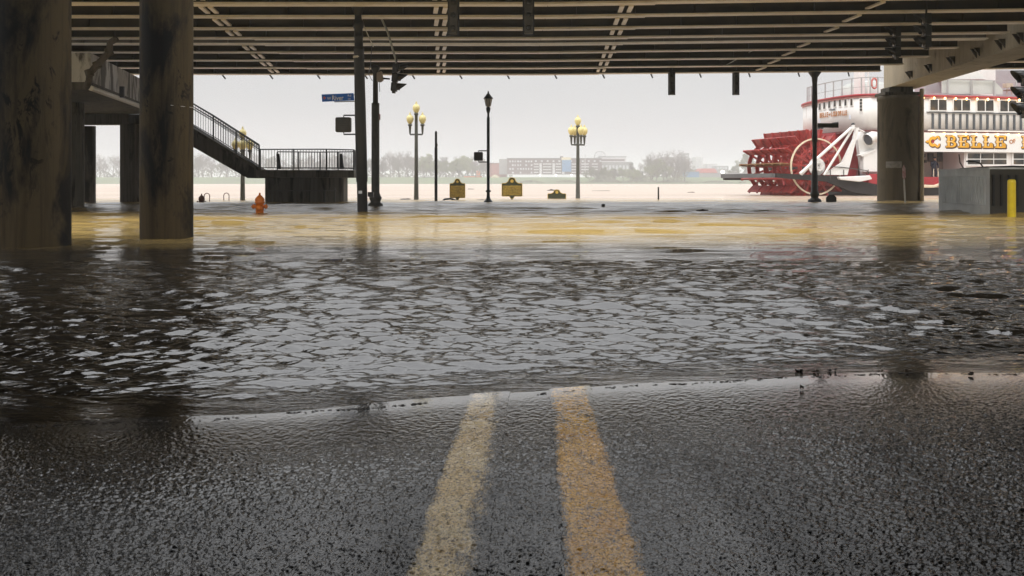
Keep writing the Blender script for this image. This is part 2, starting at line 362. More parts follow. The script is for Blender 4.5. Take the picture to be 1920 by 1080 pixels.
# painted centre lines, as worn sheets 4 mm over the road
def line(name, x0, x1, material, label, fade):
    ys = np.concatenate([np.linspace(-6, 1.6, 40), 1/np.linspace(1/1.7, 1/6.2, 620)]); nc = 60; t = np.linspace(0, 1, nc)
    Y = np.repeat(ys[:, None], nc, 1); wob = .002*np.sin(Y*9+x0*30)+.0015*np.sin(Y*23)+.001*np.sin(Y*61)
    X = x0+(x1-x0)*t[None, :]+(Y-2.206)*.021+wob*np.abs(2*t[None, :]-1)
    o_ = grid_obj(name, X, Y, lambda x, y: zroad(x, y)+grit(x, y)*.92+.0021, material)
    e = np.repeat((.05-np.clip((.16-t)/.16, 0, 1)**1.5*.14-np.clip((t-fade)/(1-fade), 0, 1)**1.2*.22)[None, :], len(ys), 0)+.03*np.sin(Y*2.1+x0*20)
    at_ = o_.data.attributes.new('edge', 'FLOAT', 'POINT'); at_.data.foreach_set('value', e.ravel().astype(np.float32))
    tag(o_, label, 'road marking', kind='structure')
line('centre_line', -.232, -.058, M['line_pale'], 'pale worn yellow centre line, the left of the two', .55)
line('centre_line', .116, .302, M['line_ochre'], 'deeper ochre centre line, the right of the two', .80)

rng = np.random.default_rng(7)
def water_sheet():
    Yr = np.concatenate([1/np.linspace(1/3.3, 1/12, 560), np.arange(12.13, 52, .14), 1/np.linspace(1/52.4, 1/1400, 90)])
    t = np.concatenate([np.linspace(-3, -.62, 40)[:-1], np.linspace(-.62, .62, 820), np.linspace(.62, 3, 40)[1:]])
    Y = np.repeat(Yr[:, None], len(t), 1); X = t[None, :]*(Y+1.0)
    dY = np.abs(np.gradient(Yr))[:, None]
    Z = np.zeros_like(X)
    depth = np.clip(-(zroad(X, Y)), 0, 1)
    for i in range(96):
        lam = .05*(22 ** rng.random()**1.2); k = 2*math.pi/lam
        a = math.pi/2+rng.normal(0, .24 if lam > .35 else .42)+.06
        amp = .0060*lam**.66*(1.0 if lam < .3 else .85)*(1.0 if lam < .7 else .62)
        kx, ky = k*math.cos(a), k*math.sin(a)
        ph = rng.random()*6.28
        wob = .5*np.sin(X*1.1/(.4+lam)+i)+.5*np.sin(Y*.7/(.4+lam)+2*i)
        q = np.sin(kx*X+ky*Y+ph+1.1*wob)
        env = .55+.45*np.sin(X*.45*(1+.3*math.sin(i))+i*1.7)*np.cos(Y*.37+i*.9)
        fil = np.clip(lam/(3.2*dY)-.6, 0, 1)
        Z += amp*env*fil*(q+.25*np.cos(2*(kx*X+ky*Y+ph+1.1*wob)))
    for i in range(24):
        lam = .7*(4.5 ** rng.random()); k = 2*math.pi/lam; a = math.pi/2+rng.normal(0, .35)+.08; ph = rng.random()*6.28
        fil = np.clip(lam/(3.2*dY)-.6, 0, 1)*np.clip((Y-12)/16, 0, 1)
        Z += .0100*lam**.7*fil*(.5+.5*np.sin(X*.3+i*2.1)*np.cos(Y*.21+i))*np.sin(k*math.cos(a)*X+k*math.sin(a)*Y+ph+.8*np.sin(X*.5+i))
    shore = np.clip(depth/.055, 0, 1)**.8
    farf = 1/(1+(Y/70)**4)
    Z *= (shore*.98+.02)*1.25*farf
    Z += .0085*np.exp(-depth/.0125)*(1+.25*np.sin(X*2.7)+.2*np.sin(X*6.1+1))
    # small run-up waves parallel to the shoreline
    d = -(zroad(X, Y))
    Z += .0055*np.exp(-((d-.012)/.008)**2)+.010*np.exp(-((d-.042-.006*np.sin(X*2.1))/.008)**2)*(.6+.4*np.sin(X*1.7+1))
    return X, Y, Z
Xw, Yw, Zw = water_sheet()
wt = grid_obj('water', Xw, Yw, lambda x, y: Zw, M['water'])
at_ = wt.data.attributes.new('depth', 'FLOAT', 'POINT'); at_.data.foreach_set('value', np.clip(-zroad(Xw, Yw)+Zw, 0, 1).ravel().astype(np.float32))
tag(wt, 'rippled muddy flood water spreading from the road out to the river', 'water', kind='structure')

# ------------------------------------------------------------------ the overpass
def bend(x): return -.085*max(0.0, x-1.0)
ov = empty('highway_overpass', (0, 37, 5.93), 0, 'wide steel girder overpass with dark webs and pale flanges across the top', 'overpass')
XS = [-60, -40, -26, -20, -14.5, -12, -9, -6, -3.2, 0, 1, 4, 7, 10, 13, 16.6]
ZB = 5.93
def zgird(x, i): return ZB
near = [23.8, 26.1, 28.5, 30.7, 33.1, 35.3, 36.8, 39.1, 41.7, 44.4, 47.0]
def girder(D, xs, outer=False):
    mb = MB(); fl = MB()
    for a, b2 in zip(xs[:-1], xs[1:]):
        pa = Vector((a, D+bend(a), 0)); pb = Vector((b2, D+bend(b2), 0)); d = (pb-pa).normalized(); nn = Vector((-d.y, d.x, 0))
        def seg(m, lo, hi, z0, z1):
            vs = [q+nn*s+Vector((0, 0, z)) for z in (z0, z1) for q, s in ((pa, lo), (pb, lo), (pb, hi), (pa, hi))]
            m.add(vs, [(0,1,2,3), (7,6,5,4), (0,4,5,1), (2,6,7,3), (0,3,7,4), (1,5,6,2)])
        seg(mb, -.012, .012, ZB+.04, ZB+1.35)
        th = .045 if -12 < a < 4 else .03
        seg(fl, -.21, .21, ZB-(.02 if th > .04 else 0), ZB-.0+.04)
        seg(mb, -.16, .16, ZB+1.35, ZB+1.38)
    x = xs[0]+.7
    while x < xs[-1]-.4:
        mb.box(x-.008, x+.008, D+bend(x)-.16, D+bend(x)-.013, ZB+.045, ZB+1.34); x += 1.75
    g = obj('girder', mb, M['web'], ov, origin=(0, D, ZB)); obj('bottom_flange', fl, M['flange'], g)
    return g
for D in near: girder(D, XS)
for D in near[-4:]: girder(D-.6, [19.6, 24, 30, 45])
def slab(name, y0, y1, z0, z1, x0=-60, x1=45, material='deck_under'):
    mb = MB(); xs = [x for x in XS if x0 < x < x1]; xs = [x0]+xs+[x1]
    for a, b2 in zip(xs[:-1], xs[1:]):
        vs = [Vector((x, y+bend(x), z)) for z in (z0, z1) for x, y in ((a, y0), (b2, y0), (b2, y1), (a, y1))]
        mb.add(vs, [(0,1,2,3), (7,6,5,4), (0,4,5,1), (2,6,7,3), (0,3,7,4), (1,5,6,2)])
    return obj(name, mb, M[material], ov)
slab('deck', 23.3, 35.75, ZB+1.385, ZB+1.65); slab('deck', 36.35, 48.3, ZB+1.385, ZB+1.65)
slab('parapet', 48.05, 48.3, ZB+1.652, ZB+2.5, material='conc_grey'); slab('parapet', 23.3, 23.55, ZB+1.652, ZB+2.5, material='conc_grey')
# cross frames: pairs of pale angles between neighbouring girders
for i in range(len(near)-1):
    if i == 5: continue
    for xx, dx in ((-10.75, .118), (-3.2, .068), (4.0, -.044), (11.0, -.044), (-18, .1)):
        y0, y1 = near[i], near[i+1]; xa = xx+dx*(46-y0); xb = xx+dx*(46-y1)
        for o_ in ((-.13, .13) if xx < 9 else (0,)):
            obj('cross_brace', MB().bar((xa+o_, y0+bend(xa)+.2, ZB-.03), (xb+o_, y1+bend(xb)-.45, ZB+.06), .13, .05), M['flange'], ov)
for u in range(-40, 1900, 89):       # drip studs under the outermost girder
    x = X_(u+12, 47.2); mb = MB().bar((x, 47.2+bend(x), ZB-.0), (x+.10, 47.35+bend(x), ZB-.16), .05, .05)
    if x < 16: obj('drip_stud', mb, M['black_metal'], ov)
# right-hand pier cap: a box beam running towards the camera
def quadbox(mb, a, b, c, d, z0, z1, mi=0):
    return mb.vprism([a, b, c, d], z0, z1, mi)
zc = Z_(168, 49.8)
capL0, capL1 = (X_(1657, 49.8), 49.8), (16.2, 23.0)
dl = Vector((capL1[0]-capL0[0], capL1[1]-capL0[1])).normalized()
capR0 = (capL0[0]+1.35, 49.4); capR1 = (capL1[0]+1.35, 23.0)
mb = MB(); quadbox(mb, capL0, capR0, capR1, capL1, zc+.06, ZB+1.34)
cap = obj('pier_cap', mb, M['conc_cap'], ov, bevel=.02)
mb = MB(); quadbox(mb, (capL0[0]-.06, capL0[1]+.05), (capR0[0]+.05, capR0[1]+.1), (capR1[0]+.05, capR1[1]), (capL1[0]-.06, capL1[1]), zc, zc+.059)
obj('cap_flange', mb, M['conc_cap'], cap)
for D in near[2:]:                    # bearing brackets where the girders reach the cap
    x = capL0[0]+(capL1[0]-capL0[0])*(49.8-D-1.2)/(49.8-23)
    y = D+bend(x)
    mb = MB().prism([(-.42, ZB-.01), (0, ZB-.01), (0, ZB-.40), (-.14, ZB-.40)], lambda p, t: Vector((x+p[0]-.02, y+t, p[1])), -.2, -.14)
    mb.prism([(-.42, ZB-.01), (0, ZB-.01), (0, ZB-.40), (-.14, ZB-.40)], lambda p, t: Vector((x+p[0]-.02, y+t, p[1])), .10, .16)
    mb.box(x-.30, x-.05, y-.17, y+.13, ZB-.10, ZB-.05)
    obj('bearing_bracket', mb, M['web'], cap)
# right pier column
cx, cy = X_(1684.5, 49), 49.0
mb = MB().lathe((cx, cy, 0), [(.99, -1.6), (.97, 0), (.96, 4.85), (.99, 4.88), (.99, 5.05), (.9, 5.1)], 40)
rc = obj('column', mb, concrete('pier concrete', (.14, .12, .085), (.012, .010, .008), .42, .5, (1.4, 1.4, .5), 0, .3), ov); tag(rc, 'thick round dark stained column in front of the white riverboat')
mb = MB().box(cx-.9, cx+.75, cy-.7, cy+.7, 5.1, 5.25); mb.box(cx-.65, cx+.5, cy-.55, cy+.6, 5.25, zc-.003)
obj('bearing_pedestal', mb, M['conc_grey'], rc, bevel=.015)
mb = MB().tube([(cx+.88, cy-.62, -.5), (cx+.88, cy-.62, 5.4)], .10, 10); obj('drain_pipe', mb, M['conc_cap'], rc)
mb = MB()
for a in np.linspace(-2.35, -1.5, 14):
    pass
for k in range(9):
    a0 = -2.55+k*.085; r0 = .972
    p = [Vector((cx+r0*math.cos(a), cy+r0*math.sin(a), z)) for a, z in ((a0, 1.62), (a0+.085, 1.62), (a0+.085, 1.93), (a0, 1.93))]
    mb.add(p, [(0, 1, 2, 3)])
obj('paint_patch', mb, mat('faded patch', (.34, .32, .29), .7, .5, 6), rc, fix=False)

# ------------------------------------------------------------------ the nearer ramp overhead, out of frame, that the two big columns carry
rp = empty('near_overpass', (0, 8, 5.9), 0, 'overhead ramp carried by the two thick stained columns at left', 'overpass')
mb = MB().box(-45, 45, -16, 5.2, 6.55, 6.9); obj('deck', mb, M['deck_under'], rp); obj('deck', MB().box(-9.6, -5.0, 5.202, 18.8, 6.55, 6.9), M['deck_under'], rp); obj('deck', MB().box(5.4, 45, 5.202, 17.5, 6.55, 6.9), M['deck_under'], rp)  # both side strips are added unseen, to shade left columns and right road
for y in (-15, -11, -7, -3.5, 0, 2.5, 4.9):
    mb = MB().box(-45, 45, y-.015, y+.015, 5.64, 6.5); mb.box(-45, 45, y-.2, y+.2, 6.5, 6.548)
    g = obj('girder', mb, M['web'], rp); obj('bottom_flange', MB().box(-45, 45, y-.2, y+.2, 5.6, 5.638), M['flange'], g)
c1 = (X_(128, 15)-.55, 15.0); c2 = (X_(312.5, 17.2), 17.2)
mb = MB().lathe((c1[0], c1[1], 0), [(.55, -1.4)]+[(.55, z) for z in np.linspace(-.1, 5.5, 12)], 48)
cl = obj('column', mb, M['conc_column'], rp, origin=(c1[0], c1[1], 0)); tag(cl, 'thickest round concrete column at the far left, covered in black peeling stains')
mb = MB().lathe((c2[0], c2[1], 0), [(.435, -1.4)]+[(.435, z) for z in np.linspace(-.1, 5.5, 12)], 48)
cl2 = obj('column', mb, M['conc_column'], rp, origin=(c2[0], c2[1], 0)); tag(cl2, 'round stained concrete column second from the left edge')
mb = MB().box(c2[0]-.437, c2[0]+.437, c2[1]-.002, c2[1]+.0, 0, .001)
mb = MB().tube([(c2[0]+.05*0+.2, c2[1]-.39, 2.21), (c2[0]+.36, c2[1]-.25, 2.2), (c2[0]+.44, c2[1]-.05, 2.2), (c2[0]+.45, c2[1]+.1, 2.2)], .006, 5); obj('strap', mb, M['galv'], cl2)
mb = MB().vprism([(-8.0, 4.0), (-6.2, 4.0), (-5.6, 17.5), (-6.6, 17.9), (-7.7, 15.6)], 5.5, 5.598); obj('pier_cap', mb, M['conc_grey'], rp)
obj('sky_blocker_wall', MB().box(-11.2, -10.4, -16, 6, -1.5, 6.54), M['conc_dark'], rp)  # added unseen wall, keeps sky light off the left side

# ------------------------------------------------------------------ pedestrian stairway and its landing
st = empty('pedestrian_stairway', (X_(560, 47), 47, 0), 0, 'concrete stairway with black railing coming down to a landing on a block base', 'stairway')
# upper landing between the two columns
A = (-13.72, 33.0); B = (X_(264, 41.3), 41.3); C = (X_(300, 44.6), 44.6)
mb = MB().vprism([A, B, C, (-21, 45.5), (-21, 33.0)], 3.95, 4.2); obj('upper_landing', mb, M['conc_grey'], st)
e = MB().vprism([A, B, C, (C[0]-.2, C[1]), (B[0]-.2, B[1]), (A[0]-.2, A[1]+.2), (-21, 33.2), (-21, 33.0)], 4.202, 5.15); obj('parapet', e, M['conc_white'], st)
mb = MB().vprism([(-21, 44.7), (C[0]-.1, 44.7), (C[0]-.1, 45.6), (-21, 45.6)], 3.5, 3.94); obj('cross_beam', mb, M['conc_dark'], st)
for u, D, r in ((137, 38.4, .40), (168, 46.3, .27), (245, 45.1, .45)):
    x = X_(u, D); mb = MB().lathe((x, D, 0), [(r, -1.6), (r, 0), (r, 3.5 if D > 40 else 3.94)], 28)
    c_ = obj('column', mb, M['conc_grey'] if D < 40 else M['conc_dark'], st)
    tag(c_, {137: 'grey column standing nearest, beside the thick stained column', 168: 'thin dark column behind, with sky to its right', 245: 'dark column with sky to its left'}[u])
pl = Vector((A[0]+.12, A[1]-.12, 4.10)); pr = Vector((B[0]+.14, B[1], 4.02)); 
dp = empty('drain_pipe', (A[0], A[1], 4), 0); dp.parent = st; dp.location = wm(st).inverted() @ Vector((A[0], A[1], 4))
mb = MB().tube([P(220, 72, 31.5), P(206, 80, 31.5), P(205, 98, 31.5), P(182, 122, 31.5), P(168, 138, 31.6), P(167, 152, 31.8), P(162, 163, 32)], .105, 10)
obj('pipe', mb, M['conc_dark'], dp)
mb = MB().tube([P(170, 165, 32.6), pr+Vector((0, 0, -.05)), Vector((C[0]+.1, C[1], 3.9))], .085, 10); obj('pipe', mb, M['cable'], dp)
for u, v in ((205, 97), (183, 122), (168, 137)):
    p = P(u, v, 31.55); mb = MB().tube([p+Vector((-.04, 0, .1)), p+Vector((.02, 0, -.1))], .13, 10); obj('pipe_collar', mb, M['web'], dp)
mb = MB().box(-.08, .08, -.05, .05, 0, .4, Matrix.Translation(P(229, 183, 36.5))); obj('junction_box', mb, M['black_metal'], st)
# flight
D0, D1 = 45.2, 46.9
TOP = P(296, 196, D0); BOT = P(488, 320, D0)
zs = [(296, 206), (296, 238), (464, 334), (484, 334), (488, 321)]
mb = MB().prism(zs, lambda p, t: P(p[0], p[1], D0)+Vector((0, t, 0)), 0, 1.7); obj('stair_flight', mb, M['conc_dark'], st)
mb = MB().prism([(296, 200.5), (296, 205.5), (486, 320.5), (490, 317)], lambda p, t: P(p[0], p[1], D0)+Vector((0, t, 0)), -.05, .12); obj('stringer_edge', mb, M['conc_grey'], st)
# landing slab (faceted) and block base
ztop, zbot = Z_(319, 46), Z_(333, 46)
pts = [(X_(486, 45.2), 45.2), (X_(612, 45.0), 45.0), (X_(664, 45.9), 45.9), (X_(668, 48.5), 48.9), (X_(600, 49.5), 49.5), (X_(500, 49), 49.0), (X_(486, 47), 47)]
obj('landing_slab', MB().vprism(pts, zbot, ztop), M['conc_grey'], st, bevel=.03)
pb = [(X_(497, 46.3), 46.3), (X_(608, 46.3), 46.3), (X_(644, 46.9), 46.9), (X_(652, 49), 49.0), (X_(500, 49), 49)]
obj('block_base', MB().vprism(pb, -1.6, zbot-.005), M['conc_grey'], st)
def rail_run(pts2, h, name='railing', sp=.13, post=1.5, two=False):
    """railing along world points (base line)"""
    r = MB(); total = 0
    for a, b2 in zip(pts2[:-1], pts2[1:]):
        a = Vector(a); b2 = Vector(b2); L = (b2-a).length; up = Vector((0, 0, 1))
        for hh, th in ((h, .05), (.10, .035))+(((h-.14), .03),)*(1 if two else 0)+(((h-.24), .022),)*(1 if two else 0):
            r.bar(a+up*hh, b2+up*hh, th, th)
        nb = max(1, int(L/sp))
        for i in range(nb+1):
            p = a+(b2-a)*i/nb; r.bar(p+up*.10, p+up*(h-.01), .017, .017, up=Vector((0, 1, 0)))
        npst = max(1, round(L/post))
        for i in range(npst+1):
            p = a+(b2-a)*i/npst; r.bar(p, p+up*h, .055, .055, up=Vector((0, 1, 0)))
    return obj(name, r, M['rail'], st)
zr = ztop
rail_run([P(296, 200, D0), P(400, 262.5, D0), P(486, 318.5, D0)], 1.07, two=True, post=1.55)
rail_run([P(296, 199, D1), P(400, 259.5, D1), P(486, 314.5, D1)], 1.07, two=True, post=1.55)
rail_run([(X_(488, 45.3), 45.3, zr), (X_(612, 45.1), 45.1, zr), (X_(663, 46), 46.0, zr)], .92, post=1.2)
rail_run([(X_(663, 46), 46.0, zr), (X_(667, 48.5), 48.8, zr), (X_(600, 49.4), 49.4, zr), (X_(520, 48.9), 48.9, zr)], .92, post=1.3)
for u in (521, 639):
    obj('railing_post', MB().prism([(u-3, 288), (u+2, 288), (u+6, 317), (u-2, 317)], lambda p, t: P(p[0], p[1], 48)+Vector((0, t, 0)), 0, .12), M['rail'], st)
r = MB(); r.bar(P(503, 357.5, 46), P(631, 357.5, 46), .045, .045)
for u in (504, 510, 609, 628): r.bar(P(u, 352 if u == 628 else 357, 46), P(u, 382, 46), .045, .045, up=Vector((0, 1, 0)))
obj('pipe_rail', r, M['bronze_metal'], st)

# ------------------------------------------------------------------ hydrants
def hydrant(loc, s, material, label, skirt=False):
    root = empty('fire_hydrant', loc, 0, label, 'fire hydrant')
    x, y, z = loc
    prof = [(.17, -.45), (.17, -.40), (.115, -.38), (.12, .30), (.15, .31), (.155, .345), (.13, .36), (.135, .38)]
    obj('barrel', MB().lathe(loc, [(a*s, b_*s) for a, b_ in prof], 20), material, root)
    bn = [(.15, .381), (.148, .41), (.125, .455), (.085, .50), (.05, .535), (.025, .55), (.03, .56), (.028, .60), (.012, .62)]
    obj('bonnet', MB().lathe(loc, [(a*s, b_*s) for a, b_ in bn], 20), material, root)
    for sx in (-1, 1):
        nb = MB().lathe((x+sx*.11*s, y, z+.20*s), [(.05*s, 0), (.05*s, .05*s), (.07*s, .055*s), (.07*s, .10*s), (.03*s, .11*s), (.028*s, .14*s)], 14, M=Matrix.Rotation(R(90)*sx, 3, 'Y'))
        obj('nozzle', nb, material, root)
    nb = MB().lathe((x+.02, y-.10*s, z+.16*s), [(.065*s, 0), (.065*s, .05*s), (.085*s, .055*s), (.085*s, .10*s), (.03*s, .12*s)], 14, M=Matrix.Rotation(R(90), 3, 'X'))
    obj('nozzle', nb, material, root)
    if skirt: obj('collar', MB().lathe(loc, [(.42, -.02), (.45, .05), (.33, .12), (.2, .14)], 20), M['black_metal'], root)
    return root
hydrant((X_(487, 30.6), 30.6, -.0), 1.0, M['orange'], 'bright orange fire hydrant half sunk in the water')
hydrant((X_(378, 46.3), 46.3, -.17), .95, M['rust'], 'rusty dark red fire hydrant on a black collar far behind', True)

# ------------------------------------------------------------------ traffic poles
def disc_profile_pole(root, c, prof, material, name='pole', n=24, tilt=None):
    return obj(name, MB().lathe(c, prof, n, M=tilt), material, root)
# the big corner pole, leaning a little
D = 30.5; bx = X_(680, D)
tp = empty('signal_pole', (bx, D, 0), 0, 'tall black pole carrying the blue street name sign and a walk signal', 'traffic pole')
tl = Matrix.Rotation(-math.atan2(.145, 6.3), 3, 'Y')
rr = .148
prof = [(.155, -1.2), (.155, .94), (.172, .96), (.168, 3.2), (.150, 4.9), (.155, 4.92), (.155, 4.97), (.13, 5.0), (.128, 5.28), (.15, 5.32), (.13, 5.36), (.128, 5.55), (.15, 5.58), (.17, 5.66), (.155, 5.78), (.11, 5.84), (.10, 5.95), (.12, 6.0), (.20, 6.24), (.21, 6.30), (.09, 6.31)]
pole = disc_profile_pole(tp, (bx, D, 0), prof, M['black_metal'], tilt=tl)
obj('tie_strap', MB().lathe(P(671.5, 107, D), [(.155, -.03), (.158, 0), (.155, .03)], 20), M['cable'], pole)
obj('push_button', MB().box(bx+.16, bx+.33, D-.06, D+.06, Z_(369, D), Z_(360, D)), M['black_metal'], tp)
obj('sticker', MB().box(*sorted((X_(672, D-.17), X_(679, D-.17))), D-.185, D-.178, Z_(363, D), Z_(357.5, D)), M['signwhite'], tp)

def text_into(mb, body, M4, size, depth=.002, mi=0, bold=0):
    cu = bpy.data.curves.new('t', 'FONT'); cu.body = body; cu.size = size; cu.extrude = depth; cu.offset = bold
    cu.align_x = 'LEFT'; cu.resolution_u = 3
    o = bpy.data.objects.new('t', cu); COL.objects.link(o)
    me = bpy.data.meshes.new_from_object(o.evaluated_get(bpy.context.evaluated_depsgraph_get()))
    mb.add([M4 @ v.co for v in me.vertices], [tuple(p.vertices) for p in me.polygons], mi)
    bpy.data.objects.remove(o); bpy.data.curves.remove(cu); bpy.data.meshes.remove(me)
def face_cam(p, rot=0, sx=1):      # text plane facing -Y at p
    return Matrix.Translation(p) @ Matrix.Rotation(rot, 4, 'Y') @ Matrix.Rotation(R(90), 4, 'X') @ Matrix.Diagonal((sx, 1, 1, 1))
# street sign: a part of the pole (it is bolted to it)
sg = [(603, 177), (663, 174.5), (664.5, 188.5), (604, 191)]
ys = D-.02
obj_s = obj('street_sign', MB().prism(sg, lambda p, t: P(p[0], p[1], D)+Vector((0, t, 0)), -.015, .0), M['blue'], tp, bevel=.012)
def at(u, v): return P(u, v, D)+Vector((0, -.022, 0))
mb = MB()
text_into(mb, 'W', face_cam(at(613.5, 187.2), -R(1.5)), .115, .001)
text_into(mb, 'River', face_cam(at(622.5, 188.2), -R(1.5), .80), .205, .001, bold=.002)
text_into(mb, 'Rd', face_cam(at(652, 181.5), -R(1.5)), .10, .001)
text_into(mb, '400', face_cam(at(652, 187), -R(1.5)), .062, .001)
obj('lettering', mb, M['signwhite'], obj_s, fix=False)
mb = MB(); c0 = at(608.5, 183.6)
def sfn(p, t): return c0+Vector((p[0], t, p[1]))
for ang in (0, 90, 180, 270):
    ca, sa = math.cos(R(ang)), math.sin(R(ang))
    q = [(0, 0), (.022, .014), (.055, 0), (.022, -.014)]
    mb.prism([(x*ca-y*sa, x*sa+y*ca) for x, y in q], sfn, -.001, .001)
for px, pz in ((.018, .018), (-.018, .018), (.018, -.018), (-.018, -.018)):
    mb.lathe(c0+Vector((px, 0, pz)), [(.010, -.001), (.010, .001)], 8, M=Matrix.Rotation(R(90), 3, 'X'))
obj('emblem', mb, M['signred'], obj_s, fix=False)
obj('sign_bracket', MB().bar(P(627, 191, D), P(668, 190, D), .02, .025).bar(P(660, 178, D), P(668, 178, D), .02, .02), M['black_metal'], tp)
def ped_signal(root, D, u0, u1, v0, v1, arm_u, side=1):
    hd = obj('walk_signal', MB().box(X_(u0, D), X_(u1, D), D-.12, D+.12, Z_(v1, D), Z_(v0, D)), M['bronze_metal'], root, bevel=.045)
    hm = MB(); w_ = X_(u1, D)-X_(u0, D); hgt = Z_(v0, D)-Z_(v1, D)
    for k in range(6):
        z = Z_(v1, D)+hgt*(.12+.15*k); hm.box(X_(u0, D)+w_*.12, X_(u1, D)-w_*.12, D-.128, D-.121, z, z+.012)
    obj('rear_ribs', hm, M['black_metal'], hd)
    um = u0+(u1-u0)*.52; s_ = (u1-u0)/30
    mb = MB()
    for vv, vb in ((v0-4*s_, v0), (v1+4*s_, v1)):
        mb.tube([P(um, vb, D), P(um, vv, D), P(arm_u, vv, D)], .022*(D/30)**.5, 8, smooth=False)
    obj('signal_arm', mb, M['black_metal'], root)
    return hd
ped_signal(tp, D, 629.5, 658.5, 220, 248, 672)
cbl = MB().tube([P(663, -6, D), P(668, 5, D), P(674, 22, D), P(682, 48, D), P(692, 70, D), P(700, 88, D)], .018, 6); obj('cable', cbl, M['cable'], tp)
cbl = MB().tube([P(697, 86, D+3), P(695, 120, D+4), P(691, 138, D+6), P(697, 150, D+7.5), P(703, 152, D+8)], .012, 6); obj('cable', cbl, M['black_metal'], tp)
# second pole with urn base
D = 38.4; bx = X_(704, D)
tp2 = empty('signal_pole', (bx, D, 0), 0, 'black pole with flared urn base and camera housing, between blue sign and globe lamp', 'traffic pole')
prof = [(.29, -.6), (.29, .08), (.27, .12), (.20, .17), (.19, .22), (.23, .30), (.24, .36), (.20, .42), (.155, .55), (.15, 3.9), (.155, 3.92), (.10, 3.95), (.095, 5.1), (.16, 5.2), (.17, 5.32), (.06, 5.38)]
disc_profile_pole(tp2, (bx, D, 0), prof, M['bronze_metal'])
obj('camera_housing', MB().prism([(707, 137), (716, 134), (719, 150), (714, 154), (707, 153)], lambda p, t: P(p[0], p[1], D)+Vector((0, t, 0)), -.15, .15), M['beige'], tp2, bevel=.02)
obj('camera_arm', MB().tube([P(718, 147, D), P(731, 148, D)], [.035, .03], 8).tube([P(711, 153, D), P(712, 172, D)], .012, 6), M['black_metal'], tp2)
obj('terminal_box', MB().box(X_(709, D), X_(713, D), D-.06, D+.06, Z_(225, D), Z_(214, D)), M['sign_back'], tp2)
# pole at the right, in front of the paddle wheel
D = 46.0; bx = X_(1527.5, D)
tp3 = empty('signal_pole', (bx, D, 0), 0, 'slender black pole on a round flared foot in front of the red paddle wheel', 'traffic pole')
prof = [(.30, -.6), (.30, .10), (.28, .16), (.17, .22), (.165, .30), (.21, .36), (.20, .42), (.15, .55), (.145, 1.2), (.10, 1.6), (.095, 2.75), (.13, 2.78), (.125, 3.05), (.115, 3.1), (.11, 4.3), (.13, 4.34), (.12, 4.9), (.11, 5.4), (.14, 5.7), (.30, 5.93)]
disc_profile_pole(tp3, (bx, D, 0), prof, M['black_metal'])
obj('sign_blade', MB().box(X_(1533, D-.3), X_(1572, D-.3), D-.32, D-.28, Z_(239.5, D-.3), Z_(231, D-.3)), M['boxdark'], tp3)

# lantern street lamp with walk signal
D = 46.5; bx = X_(915.5, D)
ll = empty('street_lamp', (bx, D, 0), 0, 'single black lantern street lamp with a walk signal on its pole', 'street lamp')
prof = [(.21, -.4), (.21, .06), (.16, .10), (.09, .2), (.075, .35), (.07, .48), (.12, .50), (.12, .56), (.07, .58), (.07, 3.9), (.05, 3.95), (.05, 4.1), (.09, 4.2), (.11, 4.35), (.05, 4.4)]
disc_profile_pole(ll, (bx, D, 0), prof, M['rail'])
obj('lantern_cage', MB().lathe((bx, D, 0), [(.09, 4.4), (.11, 4.45), (.17, 4.75), (.17, 4.76)], 6, smooth=False), M['lamp_glass'], ll)
mb = MB()
for k in range(6):
    a = k*math.pi/3; mb.bar((bx+.11*math.cos(a), D+.11*math.sin(a), 4.42), (bx+.18*math.cos(a), D+.18*math.sin(a), 4.78), .02, .02)
obj('lantern_frame', mb, M['rail'], ll)
obj('lantern_roof', MB().lathe((bx, D, 0), [(.23, 4.77), (.22, 4.80), (.12, 4.92), (.07, 5.0), (.03, 5.02), (.045, 5.07), (.01, 5.13)], 12), M['rail'], ll)
ped_signal(ll, D, 888.5, 905.5, 285, 301.5, 914)

# globe lamps
def globe(root, x, y, z, s=1.0):
    g = obj('globe', MB().lathe((x, y, z), [(.07*s, 0), (.12*s, .06*s), (.185*s, .20*s), (.195*s, .30*s), (.16*s, .41*s), (.09*s, .46*s), (.06*s, .48*s)], 18), M['globe'], root)
    obj('finial', MB().lathe((x, y, z), [(.07*s, .475*s), (.075*s, .50*s), (.04*s, .53*s), (.05*s, .57*s), (.02*s, .62*s)], 12), M['globe'], g)
    obj('globe_seat', MB().lathe((x, y, z), [(.03*s, -.55*s), (.04*s, -.5*s), (.055*s, -.38*s), (.07*s, -.12*s), (.115*s, -.08*s), (.12*s, -.02*s), (.07*s, .0)], 12), M['olive_metal'], g)
def globe_lamp(u, D, ztop, n, label, s=1.0, rot=0, dx=.33):
    x = X_(u, D); root = empty('street_lamp', (x, D, 0), 0, label, 'street lamp', 'globe lamps along the riverfront')
    obj('pole', MB().lathe((x, D, 0), [(.13, -1.5), (.13, .0), (.105, 1.4), (.085, ztop-1.35), (.08, ztop-.62), (.12, ztop-.60)], 14), M['olive_metal'], root)
    globe(root, x, D, ztop-.60*s, s)
    mb = MB(); zz = ztop-1.72*s
    for k in range(n):
        a = rot+2*math.pi*k/n; gx, gy = x+dx*math.cos(a), D+dx*math.sin(a)
        mb.tube([(x, D, zz), (gx, gy, zz+.0)], .045, 8); globe(root, gx, gy, zz+.55*s, s)
    obj('lamp_arms', mb, M['olive_metal'], root)
globe_lamp(780.5, 53.5, Z_(191, 53.5), 2, 'triple globe street lamp standing right of the second dark pole')
globe_lamp(1083.5, 58.9, Z_(216, 58.9), 4, 'five globe street lamp nearest the riverboat', rot=.38, dx=.42)
globe_lamp(455, 52.0, Z_(238, 52), 4, 'globe street lamp half hidden behind the stairway railing', rot=.35, dx=.36)
